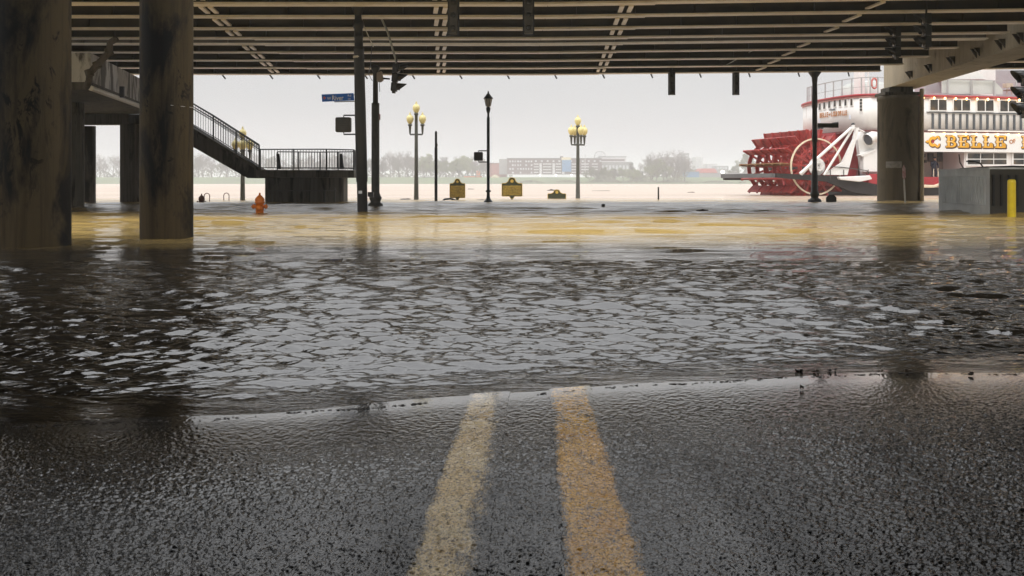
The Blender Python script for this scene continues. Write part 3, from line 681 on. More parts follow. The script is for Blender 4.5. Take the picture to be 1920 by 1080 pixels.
# bare post with clamps
D = 49; x = X_(817.5, D); bp = empty('metal_post', (x, D, 0), 0, 'plain black post with clamps beside the triple globe lamp', 'post')
obj('shaft', MB().lathe((x, D, 0), [(.075, -.6), (.075, 2.6), (.06, 2.62), (.06, 3.36), (.02, 3.42)], 12), M['black_metal'], bp)
for v in (272, 320): obj('clamp', MB().tube([P(819.5, v-3, D-.02), P(820.5, v, D-.05), P(819.5, v+3, D-.02)], .02, 6), M['galv'], bp)

# ------------------------------------------------------------------ historical markers
def marker(u0, u1, v0, vt, v1, D, label, seal=True, sunk=False):
    x0, x1 = X_(u0, D), X_(u1, D); xc = (x0+x1)/2; z1, z0, zt = Z_(vt, D), Z_(v1, D), Z_(v0, D)
    root = empty('historical_marker', (xc, D, 0), 0, label, 'historical marker')
    w2 = (x1-x0)/2; hh = zt-z1
    top = [(w2, z1), (w2*.96, z1+hh*.10), (w2*.62, z1+hh*.12), (w2*.38, z1+hh*.40), (w2*.28, z1+hh*.85), (w2*.10, z1+hh)]
    poly = [(-a, b_) for a, b_ in top][::1]+[(a, b_) for a, b_ in top[::-1]]
    low = [] if sunk else [(w2, z0+.02), (w2*.9, z0), (w2*.25, z0), (w2*.1, z0-.14), (-w2*.1, z0-.14), (-w2*.25, z0), (-w2*.9, z0), (-w2, z0+.02)]
    if sunk: low = [(w2, -.5), (-w2, -.5)]
    poly = poly+low
    fn = lambda p, t: Vector((xc+p[0], D+t, p[1]))
    obj('plate', MB().prism(poly, fn, -.03, .03), M['marker'], root)
    rim = MB(); n = len(poly)
    for i in range(n):
        a, b_ = poly[i], poly[(i+1) % n]; rim.bar(fn(a, -.03), fn(b_, -.03), .03, .03, up=Vector((0, 1, 0)))
    obj('rim', rim, M['gold'], root)
    rg = random.Random(int(u0)); t = MB()
    z = z1-.16
    while z > max(z0+.05, .1) and not sunk:      # illegible raised gold script
        x = -w2*.86
        while x < w2*.82:
            ww = rg.uniform(.022, .05); a = rg.uniform(-.5, .9)
            t.bar(fn((x, z-.02), -.040), fn((x+ww*a, z+rg.uniform(.02, .05)), -.040), .030, .012)
            x += ww+rg.choice((0.0, 0.0, .03))
        z -= .085
    if not sunk:
        obj('inscription', MB().prism([(-w2*.93, z0+.05), (w2*.93, z0+.05), (w2*.90, z1-.08), (-w2*.90, z1-.08)], fn, -.036, -.031), M['inscription'], root)
    t.lathe((xc, D-.038, z1+hh*.45), [(w2*.17, 0), (w2*.17, .01)], 14, M=Matrix.Rotation(R(90), 3, 'X'))
    obj('gold_relief', t, M['gold'], root)
    if not sunk: obj('post', MB().lathe((xc, D, 0), [(.045, -.8), (.045, z0-.12), (.05, z0-.1)], 10), M['marker'], root)
marker(843.5, 872, 335.5, 345, 371, 53, 'smaller gold and green historical marker beside the lantern lamp')
marker(941, 979, 333, 345, 368, 55, 'larger gold and green historical marker right of the lantern lamp')
marker(1027, 1061, 356, 364, 380, 57, 'sunken historical marker with only its arched top above water', sunk=True)

# ------------------------------------------------------------------ traffic signals
def signal_back(u, v0, v1, wpx, D, label, grp):
    x = X_(u, D); z0, z1 = Z_(v1, D), Z_(v0, D); w2 = wpx*D/F/2
    root = empty('traffic_signal', (x, D, z1), 0, label, 'traffic signal', grp)
    obj('housing', MB().box(x-w2*.72, x+w2*.72, D-.10, D+.08, z0+.02, z1), M['bronze_metal'], root, bevel=.02)
    obj('backplate', MB().box(x-w2, x+w2, D+.082, D+.10, z0, z1), M['black_metal'], root)
    hm = MB(); n = 3; hgt = (z1-z0)/n
    for k in range(n): 
        zc_ = z0+hgt*(k+.5); hm.lathe((x, D-.095, zc_), [(w2*.5, 0), (w2*.42, .03), (w2*.2, .04)], 14, M=Matrix.Rotation(R(90), 3, 'X'))
    obj('rear_covers', hm, M['black_metal'], root)
    vs = MB()
    for k in range(n): vs.arc(lambda p, t: Vector((x+p[0], D+t, z0+hgt*(k+.5)+p[1])), 0, 0, w2*.55, w2*.6, R(-20), R(200), .1, .30, 12)
    obj('visors', vs, M['black_metal'], root)
    hb = MB().tube([(x, D, z1-.02), (x, D, 6.6 if D > 29 else 6.6)], .03, 8)
    hb.box(x-.05, x+.05, D-.05, D+.05, z1-.01, z1+.06); obj('hanger', hb, M['bronze_metal'], root)
g = 'traffic signals seen from behind'
signal_back(850, -8, 66, 22, 27.0, 'large traffic signal seen from behind, left of the pair at the top edge', g)
signal_back(991, -8, 65, 22, 27.0, 'large traffic signal seen from behind, right of the pair at the top edge', g)
signal_back(1260, 134, 178, 13.5, 46.2, 'small far traffic signal seen from behind, left of two against the sky', g)
signal_back(1380.5, 134, 178, 13.5, 46.2, 'small far traffic signal seen from behind, nearer the riverboat', g)
def signal_side(u, v0, v1, D, label, direction=-1, hang=True, amber=False, tilt=0):
    x = X_(u, D); z1 = Z_(v0, D); z0 = Z_(v1, D); h = (z1-z0)/3
    root = empty('traffic_signal', (x, D, z1), 0, label, 'traffic signal', 'traffic signals seen from the side')
    root.rotation_euler = (0, tilt, 0)
    s = direction; T = wm(root)
    hs = MB()
    for k in range(3): hs.box(-.09, .09, -.17, .17, -(k+1)*h+.01, -k*h-.01, T)
    hs.box(-.05, .05, -.1, .1, -3*h+.01, -.01, T)
    obj('housing', hs, M['black_metal'], root, bevel=.02)
    vs = MB()
    for k in range(3):
        zc_ = -(k+.5)*h; n = 14; a0, a1 = R(-35), R(215)
        for i in range(n):
            aa, ab = a0+(a1-a0)*i/n, a0+(a1-a0)*(i+1)/n
            def q(a, t, r): return T @ Vector((s*t, r*math.cos(a), zc_+r*math.sin(a)))
            L = lambda a: .12+.16*max(0, math.sin(a)+.3)
            r_ = h*.47
            vs.add([q(aa, .09, r_), q(ab, .09, r_), q(ab, L(ab)+.05, r_), q(aa, L(aa)+.05, r_), q(aa, .09, r_*.93), q(ab, .09, r_*.93), q(ab, L(ab)+.05, r_*.93), q(aa, L(aa)+.05, r_*.93)],
                   [(0,1,2,3), (7,6,5,4), (3,2,6,7)], 0, True)
    obj('visors', vs, M['black_metal'], root)
    ln = MB()
    for k in range(3): ln.lathe(T @ Vector((s*.09, 0, -(k+.5)*h)), [(h*.40, 0), (h*.3, .02), (h*.1, .03)], 16, M=Matrix.Rotation(R(90)*s, 3, 'Y'))
    obj('lenses', ln, M['glass'], root)
    hb = MB().tube([T @ Vector((0, 0, -.02)), T @ Vector((0, 0, .12)), Vector((x, D, z1+.2))], .03, 8); hb.box(-.05, .05, -.08, .08, -3*h-.05, -3*h+.02, T)
    if hang: hb.tube([Vector((x, D, z1+.1)), Vector((x, D, 6.7))], .022, 8)
    obj('hanger', hb, M['bronze_metal'], root)
    return root
r1 = signal_side(743, 120, 172, 31.5, 'traffic signal tilted on the end of a slanting conduit left of centre', 1, False, tilt=R(5))
obj('conduit', MB().tube([P(698, -10, 31.5), P(712, 28, 31.5), P(727, 60, 31.5), P(742, 112, 31.5), P(743, 119, 31.5)], .034, 8), M['galv'], r1)
signal_side(1681, 50, 108, 33, 'traffic signal in side view under the beams, left of two near the pier cap', -1)
signal_side(1737, 25, 90, 29, 'traffic signal in side view under the beams, right of two near the pier cap', -1)
signal_side(1928, 131, 222, 22.2, 'traffic signal cut by the right edge, above the grey wall box', -1)
cw = MB().tube([P(1358, 124, 44), P(1420, 90, 40), P(1500, 43, 35), P(1590, -8, 30)], .020, 6); tag(obj('conduit_run', cw, M['galv']), 'thin conduit slanting across under the girders at right', 'conduit')

# ------------------------------------------------------------------ grey flood-wall box, bollard, small signs
A2 = Vector((X_(1760, 33), 33, 0)); B2 = Vector((X_(1855, 28.6), 28.6, 0)); d2 = (B2-A2).normalized(); n2 = Vector((d2.y, -d2.x, 0))
if n2.x > 0: pass
side = Vector((-d2.y, d2.x, 0)); side = side if side.x > 0 else -side
front = Vector((1, .03, 0)).normalized()
C2 = B2+front*7; E2 = A2+Vector((7, .6, 0))
zt = Z_(318.5, 30)
fb = empty('flood_wall_box', tuple(B2), 0, 'boxy concrete enclosure with ribbed grey side and dark slotted front by the yellow bollard', 'concrete enclosure')
obj('wall', MB().vprism([(A2.x, A2.y), (B2.x, B2.y), (C2.x, C2.y), (E2.x, E2.y)], -1, zt), M['boxgrey'], fb)
inn = Vector((-front.y, front.x, 0))
mb = MB().add([B2+Vector((.01, -.012, -1)), C2+Vector((0, -.012, -1)), C2+Vector((0, -.012, zt)), B2+Vector((.01, -.012, zt))]+[B2+Vector((.01, -.004, -1)), C2+Vector((0, -.004, -1)), C2+Vector((0, -.004, zt)), B2+Vector((.01, -.004, zt))],
    [(0,1,2,3), (7,6,5,4), (0,4,5,1), (1,5,6,2), (2,6,7,3), (3,7,4,0)])
obj('front_panel', mb, M['boxdark'], fb)
mb = MB()
for u in (1865, 1880, 1894.5, 1909):
    p = P(u, 0, 28.5); mb.box(p.x-.022, p.x+.022, p.y-.02+.05, p.y+.08, Z_(386, 28.6), Z_(328, 28.6))
    mb.box(p.x-.03, p.x+.03, B2.y-.06, B2.y+.0+.19, Z_(386, 28.6), Z_(328, 28.6))
obj('front_slots', mb, M['black_metal'], fb)
rb = MB(); Lw = (B2-A2).length; nr = 24
outn = -side
for i in range(nr):
    s_ = .35+(Lw-.55)*i/nr; p = A2+d2*s_; q = A2+d2*(s_+(Lw-.55)/nr*.55)
    rb.add([p+outn*o_+Vector((0, 0, z)) for z in (.28, 1.12) for o_ in (0, .04)]+[q+outn*o_+Vector((0, 0, z)) for z in (.28, 1.12) for o_ in (0, .04)],
           [(0,1,3,2), (4,6,7,5), (1,5,7,3), (0,4,5,1), (2,3,7,6)])
obj('side_ribs', rb, M['boxgrey'], fb)
obj('top_edge', MB().vprism([(A2.x-.03, A2.y-.03), (B2.x-.02, B2.y-.04), (C2.x, C2.y-.04), (E2.x, E2.y)], zt+.002, zt+.05), M['boxgrey'], fb)
mb = MB().tube([P(1808, 318, 31), P(1800, 305, 31.5), P(1798, 290, 32)], .02, 6).tube([P(1845, 316, 30), P(1838, 306, 30), P(1828, 303, 30), P(1812, 302.5, 30)], .022, 6)
mb.tube([P(1800, 317, 31), P(1850, 314, 30), P(1900, 312, 30), P(1925, 313, 30)], .03, 6)
obj('cables', mb, M['hull'], fb)
D = 27; x = X_(1896.8, D)
obj_b = obj('bollard', MB().lathe((x, D, 0), [(.107, -.6)]+[(.107, z) for z in np.linspace(0, .93, 8)]+[(.10, .985), (.06, 1.01), (.01, 1.015)], 28), M['yellow'], origin=(x, D, 0))
tag(obj_b, 'bright yellow round bollard before the dark slotted wall', 'bollard')
D = 47; sp = empty('leaning_sign', (X_(1697.5, D), D, 0), 0, 'small faded sign on a leaning post before the thick right column', 'sign')
obj('post', MB().tube([P(1697.5, 384, D), P(1695, 335, D), P(1693.5, 315, D)], .04, 8), M['galv'], sp)
obj('sign_plate', MB().prism([(1694, 309), (1691, 316), (1691.5, 332), (1694.5, 337), (1697.5, 332), (1697, 316)], lambda p, t: P(p[0], p[1], D)+Vector((0, t, 0)), -.06, -.04), M['sign_back'], sp)
D = 46; oc = empty('sunken_sign', (X_(1558.5, D), D, 0), 0, 'black octagonal sign sunk beside the foot of the slender black pole', 'sign')
pts8 = [(1558.5+10.5*math.cos(R(22.5+45*k)), 374-10*math.sin(R(22.5+45*k))) for k in range(8)]
obj('plate', MB().prism(pts8, lambda p, t: P(p[0], p[1], D)+Vector((0, t, 0)), -.02, .02), M['black_metal'], oc)
obj('post', MB().bar(P(1558.5, 373, D+.05), P(1558.5, 392, D+.05), .06, .05, up=Vector((0, 1, 0))), M['galv'], oc)
def stub(name, u, v0, v1, D, r, material, label, cat):
    x = X_(u, D); o_ = obj(name, MB().lathe((x, D, 0), [(r, -.6), (r, 0), (r*.95, Z_(v0, D)), (r*.4, Z_(v0, D)+.015)], 10), material, origin=(x, D, 0)); tag(o_, label, cat)
stub('metal_post', 1234.5, 351, 375, 53, .045, M['bronze_metal'], 'thin lone grey post standing in open water right of the lamps', 'post')
stub('metal_post', 1131, 383, 389, 38, .07, M['black_metal'], 'short black stub poking out of the water right of the five globe lamp', 'post')
def hoop(u, D, label):
    x = X_(u, D); pts_ = [(x-.13, D, -.4), (x-.13, D, .28)]+[(x-.13*math.cos(a), D, .28+.13*math.sin(a)) for a in np.linspace(.3, 2.84, 6)]+[(x+.13, D, .28), (x+.13, D, -.4)]
    tag(obj('bike_rack', MB().tube(pts_, .020, 8), M['rust'], origin=(x, D, 0)), label, 'bike rack', 'sunken hoop racks')
hoop(388, 49, 'hoop rack just right of the rusty hydrant'); hoop(424.5, 50, 'hoop rack midway between rusty hydrant and lamp pole')
def log(u, v, wpx, hpx, label, seed=0, name='driftwood', z=0, zofs=0):
    D = F*CH/(v-HZ) if not z else z
    rg = random.Random(seed); pts_ = []; rs = []
    for i in range(7):
        t = i/6; p = P(u-wpx/2+wpx*t, v, D); p.z = .0+zofs+rg.uniform(-.2, .5)*hpx*D/F*.4; p.y += rg.uniform(-.1, .1)*wpx*D/F; pts_.append(p); rs.append(max(.001, hpx*D/F*.5*(.5+.9*math.sin(math.pi*(.08+.84*t)))*rg.uniform(.7, 1.1)))
    tag(obj(name, MB().tube(pts_, rs, 7), M['drift'], origin=pts_[3]), label, 'driftwood')
log(760, 374, 20, 3, 'short flat plank of driftwood left of the triple globe lamp', 1)
log(906, 375, 24, 1.6, 'thin floating stick at the foot of the lantern lamp', 2)
log(1296, 361, 14, 2, 'small dark drift log out on the river, right of centre', 3)
log(1037, 357.5, 22, 4, 'dark drift log behind the sunken marker', 4)
log(883, 355, 12, 1.8, 'small drift log between the two historical markers', 5)
log(1317, 396, 22, 5, 'dark drift log in the ochre water right of centre', 6)
log(1127, 358, 34, 1.4, 'long thin drift stick right of the five globe lamp', 7)
x = X_(845, 51); tag(obj('bench_arm', MB().tube([P(830, 377, 51), P(834, 373.5, 51), P(845, 372.5, 51), P(855, 376, 51), P(860, 380, 51)], .05, 8), M['black_metal'], origin=(x, 51, 0)), 'curved black bench arm at the foot of the smaller marker', 'bench arm')

# wrack along the waterline
rg = random.Random(5)
def zr1(x, y): return float(zroad(np.array(x), np.array(y)))
wl = [(1497, 699, 22), (1530, 700, 12), (1562, 698, 16), (1650, 699, 12), (1702, 699, 16), (1820, 705, 14), (1503, 731, 8)]
for i, (u, v, wp) in enumerate(wl):
    D = 4.9
    for _ in range(30): 
        x = X_(u, D); z = zr1(x, D); D = F*(CH-z)/(v-HZ)
    x = X_(u, D); z = zr1(x, D); L = wp*D/F
    mb = MB(); k = 5
    for j in range(k):
        a = rg.uniform(0, 3.14); r_ = L*rg.uniform(.12, .3); c_ = Vector((x+rg.uniform(-.4, .4)*L, D+rg.uniform(-.15, .15)*L, z+.003+.002*j))
        pl_ = [(r_*math.cos(t)*1.0, r_*.45*math.sin(t)) for t in np.linspace(0, 2*math.pi, 9)[:-1]]
        mb.prism([(px*math.cos(a)-py*math.sin(a), px*math.sin(a)+py*math.cos(a)) for px, py in pl_], lambda p, t: c_+Vector((p[0], p[1], t+.15*abs(p[0]))), 0, .004+.006*rg.random())
    tag(obj('wet_leaves', mb, M['leafbrown'] if i not in (0, 2, 5, 6) else M['drift'], origin=(x, D, z)), 'small dark clump of wet leaves stranded at the waterline', 'leaf clump', 'leaf clumps along the waterline')
for o_, l_ in zip([o for o in bpy.data.objects if o.name.startswith('wet_leaves')], ('largest dark clump of wet leaves, leftmost at the waterline', 'small leaf clump second from left at the waterline', 'leaf clump midway along the right waterline', 'leaf clump fourth from left at the waterline', 'wider leaf clump second from the right edge of the waterline', 'leaf clump at the far right of the waterline', 'tiny leaf clump on the asphalt below the others')): o_['label'] = l_
for i in range(3):                # thin lines of fine wrack just above the waterline
    mb = MB(); rr_ = random.Random(20+i)
    xa, xb, off, cnt = ((-1.9, -.25, .13, 260), (.1, 1.6, .09, 260), (1.5, 2.6, .05, 120))[i]
    for j in range(cnt):
        x = rr_.uniform(xa, xb)
        if math.sin(x*7+i)+math.sin(x*27)+math.sin(x*61) < rr_.uniform(-1.2, 1.8): continue
        D = 4.6
        for _ in range(12): D += zr1(x, D)/.05
        y = D-off-.10-.04*math.sin(x*2.3+i)-.02*math.sin(x*9)-abs(rr_.gauss(0, .022)); z = zr1(x, y); a = rr_.gauss(.1, .5); L = rr_.uniform(.003, .010)
        mb.bar((x-L*math.cos(a), y-L*math.sin(a), z+.0015), (x+L*math.cos(a), y+L*math.sin(a), z+.0025), .0025, .002)
    tag(obj('wrack_line', mb, M['drift']), ('thin dark line of fine debris on the wet asphalt left of the centre lines', 'thin dark line of fine debris on the wet asphalt right of the centre lines', 'short line of fine debris at the far right of the waterline')[i], 'debris', kind='stuff')

# ------------------------------------------------------------------ the paddle steamer
R0 = Vector((X_(1530, 70), 70, 0)); U = Vector((.9707, .2403, 0)); N = Vector((-.2403, .9707, 0)); UP = Vector((0, 0, 1))
ship = empty('paddle_steamer', tuple(R0), math.atan2(.2403, .9707), 'white sternwheel riverboat with red paddle wheel and golden lettering', 'riverboat')
def L_(s, t, z): return R0+U*s+N*t+UP*z
def SS(u, t=0):
    Rt = R0+N*t; k = (u-CX)/F; return (k*Rt.y-Rt.x)/(U.x-k*U.y)
def ZZ(u, v, t=0):
    p = L_(SS(u, t), t, 0); return CH+(HZ-v)*p.y/F
def S(u, v, t=0): return L_(SS(u, t), t, ZZ(u, v, t))
SM = Matrix.Translation(R0) @ Matrix.Rotation(math.atan2(.2403, .9707), 4, 'Z')
def sbox(mb, s0, s1, t0, t1, z0, z1, mi=0): return mb.box(s0, s1, t0, t1, z0, z1, SM, mi)
def side_poly(mb, pts, t0, t1, tref=0, mi=0):
    return mb.prism(pts, lambda p, t: L_(SS(p[0], tref), t, ZZ(p[0], p[1], tref)), t0, t1, mi)
# wheel
hubz = 2.02; ro = 2.62; nb = 15
wh = empty('paddle_wheel', (0, 0, hubz)); wh.parent = ship
for k in range(nb):
    a = 2*math.pi*k/nb+.12; mb = MB()
    ca, sa = math.cos(a), math.sin(a)
    Mx = Matrix.Translation(L_(0, 0, hubz)) @ Matrix.Rotation(math.atan2(.2403, .9707), 4, 'Z') @ Matrix.Rotation(-a, 4, 'Y')
    mb.box(ro-.66, ro, 0, 6.4, -.03, .03, Mx)
    for t in (.15, 1.3, 2.5, 3.8, 5.0, 6.2): mb.box(ro-.95, ro+.04, t-.05, t+.05, .035, .12, Mx)
    pd = obj('paddle_board', mb, [M['red']], wh)
    if k == 7: pd.data.materials[0] = M['wood']
    for t in (.1, 1.6, 3.2, 4.8, 6.3):
        mb = MB().box(.3, ro-.1, t-.04, t+.04, -.07, .07, Mx)
        if t in (.1, 6.3): mb.box(1.2, 1.28, t-.03, t+.03, -.5, .5, Mx)
        obj('wheel_arm', mb, M['red'], wh)
def ring(t, r0_, r1_, material, w_=.1):
    mb = MB(); mb.arc(lambda p, q: L_(p[0], t+q, hubz+p[1]), 0, 0, r0_, r1_, 0, 2*math.pi, -w_/2, w_/2, 56); obj('wheel_ring', mb, M[material], wh)
ring(-.02, 1.88, 1.97, 'cream', .12)
for t in (1.3, 2.5, 3.8, 5.0, 6.3): ring(t, 1.70, 1.98, 'red')
for t in (.12, 3.2, 6.3): ring(t, 1.05, 1.15, 'red')
mb = MB().arc(lambda p, q: L_(p[0], q, hubz+p[1]), 0, 0, .0, .62, 0, 2*math.pi, -.14, -.06, 28)
for k in range(10):
    a = 2*math.pi*k/10; mb.lathe(L_(.48*math.cos(a), -.16, hubz+.48*math.sin(a)), [(.05, -.03), (.05, .05)], 8, M=Matrix.Rotation(R(90), 3, 'X'))
obj('hub_plate', mb, M['shipwhite'], wh); obj('axle', MB().tube([L_(0, -.5, hubz), L_(0, 6.9, hubz)], .2, 16), M['beamgrey'], wh)
obj('hub_crank', MB().arc(lambda p, q: L_(p[0], q, hubz+p[1]), 0, 0, .0, .3, 0, 2*math.pi, -.5, -.2, 20), M['shipwhite'], wh)
# guard beams round the wheel
mb = MB(); side_poly(mb, [(1449, 325), (1449, 333), (1545, 341), (1590, 360), (1646, 368), (1646, 348), (1560, 330)], -.55, -.25)
obj('guard_beam', mb, M['hull'], ship)
s1 = SS(1449, -.4)
mb = MB(); sbox(mb, s1-.15, s1+.1, -.55, 7.3, ZZ(1449, 333, -.4), ZZ(1449, 325, -.4)); obj('stern_beam', mb, M['beamgrey'], ship)
mb = MB(); sbox(mb, s1, 5, 7.0, 7.25, 1.1, 1.4); obj('guard_beam', mb, M['hull'], ship)
obj('stern_light', MB().tube([L_(s1-.05, 7.2, 1.4), L_(s1-.05, 7.2, 1.6)], .05, 8), M['black_metal'], ship)
obj('bulb', MB().lathe(L_(s1-.05, 7.2, 1.7), [(.03, -.12), (.12, -.05), (.13, .05), (.05, .13)], 10), M['bulb_white'], ship)
obj('bulb', MB().lathe(L_(1.9, 4.5, 4.55), [(.03, -.12), (.13, -.05), (.13, .05), (.05, .13)], 10), M['bulb_white'], ship)
# hull
hp = [(3.7, 0), (4.5, -.25), (30, -.25), (30, 11.5), (3.7, 11.5)]
def lp(poly, mb, z0, z1, mi=0, smooth=False): return mb.prism(poly, lambda p, t: L_(p[0], p[1], t), z0, z1, mi, smooth)
mb = lp(hp, MB(), -.8, .60); obj('hull', mb, M['hull'], ship)
mb = lp([(3.7, 0), (4.5, -.22), (30, -.22), (30, 11.5), (3.7, 11.5)], MB(), .604, 1.32); obj('hull_band', mb, M['redlight'], ship)
mb = lp([(3.5, -.1), (4.5, -.4), (30, -.4), (30, 11.6), (3.5, 11.6)], MB(), .56, .602+.0); obj('rub_rail', mb, M['beige'], ship)
# engine room bulkheads and main deck cabin
mb = MB(); side_poly(mb, [(1612, 262), (1618, 246), (1655, 242), (1655, 327), (1622, 327)], .25, .6); obj('engine_room_wall', mb, M['shipwhite'], ship)
mb = MB(); side_poly(mb, [(1616, 291), (1632, 283), (1652, 283), (1652, 322), (1616, 322)], -.2, .24); obj('locker', mb, M['shipwhite'], ship, bevel=.02)
mb = MB(); side_poly(mb, [(1609, 291), (1632, 282), (1640, 279), (1640, 282), (1614, 294)], -.25, .3); obj('locker_lid', mb, M['shipwhite'], ship)
lp([(3.3, 3), (5.2, 3), (5.2, 10.8), (3.3, 10.8)], mb := MB(), 1.32, 4.55); obj('stern_bulkhead', mb, M['redlight'], ship)
lp([(5.5, 2.6), (29, 2.6), (29, 11), (5.5, 11)], mb := MB(), 1.321, 3.6); obj('main_deck_cabin', mb, M['interior'], ship)
s_w = SS(1808, .2)
lp([(s_w, .2), (29, .2), (29, 2.55), (s_w, 2.55)], mb := MB(), 1.322, 3.5); obj('main_deck_wall', mb, M['shipwhite'], ship)
mb = MB(); side_poly(mb, [(1787, 290), (1806, 290), (1806, 332), (1787, 332)], 2.52, 2.58, 2.5); obj('doorway', mb, M['hull'], ship)
for q in ((1740, 287, 1749, 303), (1758, 284, 1766, 303), (1731, 288, 1734, 295), (1733, 300, 1736, 305)):
    mb = MB(); side_poly(mb, [(q[0], q[1]), (q[2], q[1]), (q[2], q[3]), (q[0], q[3])], 2.40, 2.58, 2.5); obj('wall_box', mb, M['bronze_metal'], ship)
# upper decks with rounded stern
stern = [(4.8, 0), (4.2, .12), (3.75, .6), (3.5, 1.5), (3.42, 3), (3.55, 5), (3.95, 7.5), (4.6, 9.6), (5.4, 11), (6.4, 11.6)]
def smoothc(pts, k=4):
    o_ = []
    for i in range(len(pts)-1):
        p0 = pts[max(i-1, 0)]; p1 = pts[i]; p2 = pts[i+1]; p3 = pts[min(i+2, len(pts)-1)]
        for j in range(k):
            t = j/k; o_.append(tuple(.5*((2*p1[a])+(-p0[a]+p2[a])*t+(2*p0[a]-5*p1[a]+4*p2[a]-p3[a])*t*t+(-p0[a]+3*p1[a]-3*p2[a]+p3[a])*t**3) for a in (0, 1)))
    return o_+[pts[-1]]
sc_ = smoothc(stern)
zb_, zt_ = 4.60, 7.02
body = [(30, 0)]+sc_+[(30, 11.6)]
mb = lp(body, MB(), zb_, zt_, 0, True); up_ = obj('upper_deck_wall', mb, M['shipwhite'], ship)
trim = [(30, -.16)]+[(a-.16*(1 if i > 1 else .6), b_-(.16 if i < 3 else 0)) for i, (a, b_) in enumerate(sc_)]+[(30, 11.8)]
mb = lp(trim, MB(), zt_+.003, zt_+.14, 0, True); obj('red_deck_trim', mb, M['redlight'], ship)
mb = lp([(30, -.08)]+[(a-.08, b_-(.08 if i < 3 else 0)) for i, (a, b_) in enumerate(sc_)]+[(30, 11.7)], MB(), zt_-.12, zt_+.0, 0, True)
obj('pink_trim', mb, mat('light red trim', (.62, .30, .28), .5, .2, 2), ship)
mb = lp([(30, -.12), (3.9, -.1), (3.4, 1.5), (3.3, 5), (5, 11.5), (30, 11.7)], MB(), zb_-.12, zb_-.003); obj('deck_edge', mb, mat('dark red deck edge', (.16, .05, .045), .5, .2, 2), ship)
mb = MB(); sbox(mb, SS(1737), 30, -.17, -.125, zb_-.02, zb_+.08); obj('white_ledge', mb, M['shipwhite'], ship)
def stern_at(u):
    best = None
    for i in range(len(sc_)-1):
        for j in range(8):
            t = j/8; a = sc_[i][0]*(1-t)+sc_[i+1][0]*t; b_ = sc_[i][1]*(1-t)+sc_[i+1][1]*t; p = L_(a, b_, 0)
            px = CX+F*p.x/p.y
            if best is None or abs(px-u) < best[0]:
                d = (L_(*sc_[i], 0)-L_(*sc_[i+1], 0)).normalized(); best = (abs(px-u), p, d)
    if u > 1640: return L_(SS(u), 0, 0), U
    return best[1], best[2]
def stern_box(name, u0, v0, u1, v1, material, parent=ship, out_=.03, th=.05):
    p0, d0 = stern_at(u0); p1, d1 = stern_at(u1); um = (u0+u1)/2; pm, dm = stern_at(um)
    d = (p1-p0).normalized(); nn = d.cross(UP); w2 = (p1-p0).length/2; pm = (p0+p1)/2
    zc1, zc0 = CH+(HZ-v0)*pm.y/F, CH+(HZ-v1)*pm.y/F
    vs = [pm+d*sx*w2+nn*o_+UP*z for z in (zc0, zc1) for sx in (-1, 1) for o_ in (out_-th, out_)]
    mb = MB().add(vs, [(0,1,3,2), (4,6,7,5), (0,4,5,1), (2,3,7,6), (0,2,6,4), (1,5,7,3)])
    return obj(name, mb, material, parent)
for u, v0, v1 in ((1538.5, 194, 206), (1547, 192, 204), (1556, 190, 202), (1566, 188.5, 200), (1576, 187, 199), (1586.5, 186.5, 198), (1597.5, 185.5, 197.5)):
    f_ = stern_box('window', u-2.9, v0-1, u+2.9, v1+1.6, M['shipwhite'], up_, .05, .1); stern_box('pane', u-2, v0, u+1.9, v1, M['glass'], f_, .06, .1)
for u, v0, v1 in ((1515.5, 200, 222), (1615, 185, 209)):
    f_ = stern_box('window', u-3.3, v0-1, u+3.3, v1+1.8, M['shipwhite'], up_, .05, .1)
    for k in range(4):
        h_ = (v1-v0)/4; stern_box('pane', u-2.2, v0+k*h_+.3, u+2.1, v0+(k+1)*h_-.8, M['glass'], f_, .06, .1)
stern_box('name_board', 1535, 219, 1595, 227, mat('pale blue board', (.70, .74, .82), .5, .05, 1), up_, .035, .06)
def stern_text(body, u0, u1, va, vb, hpx, material, bold=.01):
    mb = MB(); n_ = len(body)
    for i, ch in enumerate(body):
        if ch == ' ': continue
        u = u0+(u1-u0)*i/n_; p, d = stern_at(u); d = d if d.dot(Vector((1, 0, 0))) > 0 or u < 1600 else d
        v = va+(vb-va)*i/n_; z = CH+(HZ-v)*p.y/F; nn = d.cross(UP)
        px_m = p.y/F; width_target = ((stern_at(u+(u1-u0)/n_)[0]-p).length)
        Mt = Matrix(((d.x, 0, nn.x, p.x+nn.x*.075), (d.y, 0, nn.y, p.y+nn.y*.075), (0, 1, 0, z), (0, 0, 0, 1)))
        size = hpx*px_m/.70
        Mt = Mt @ Matrix.Diagonal((min(2.0, width_target*.92/(size*.62)), 1, 1, 1))
        text_into(mb, ch, Mt, size, .01, bold=bold)
    obj('lettering', mb, material, up_, fix=False)
stern_text('BELLE', 1538.5, 1555, 221, 218.8, 8.6, M['letterbrown'], .02)
stern_text('OF', 1555.5, 1559.5, 216.5, 216, 3.2, M['letterbrown'])
stern_text('LOUISVILLE', 1560.5, 1590, 218.2, 215.6, 8.6, M['letterbrown'], .02)
stern_text('STEAMER', 1557, 1568, 207.6, 206.6, 2.6, M['shipgrey'])
mb = MB(); stern_box('sign_panel', 1534, 231, 1572, 241, M['hull'], up_, .05, .08)
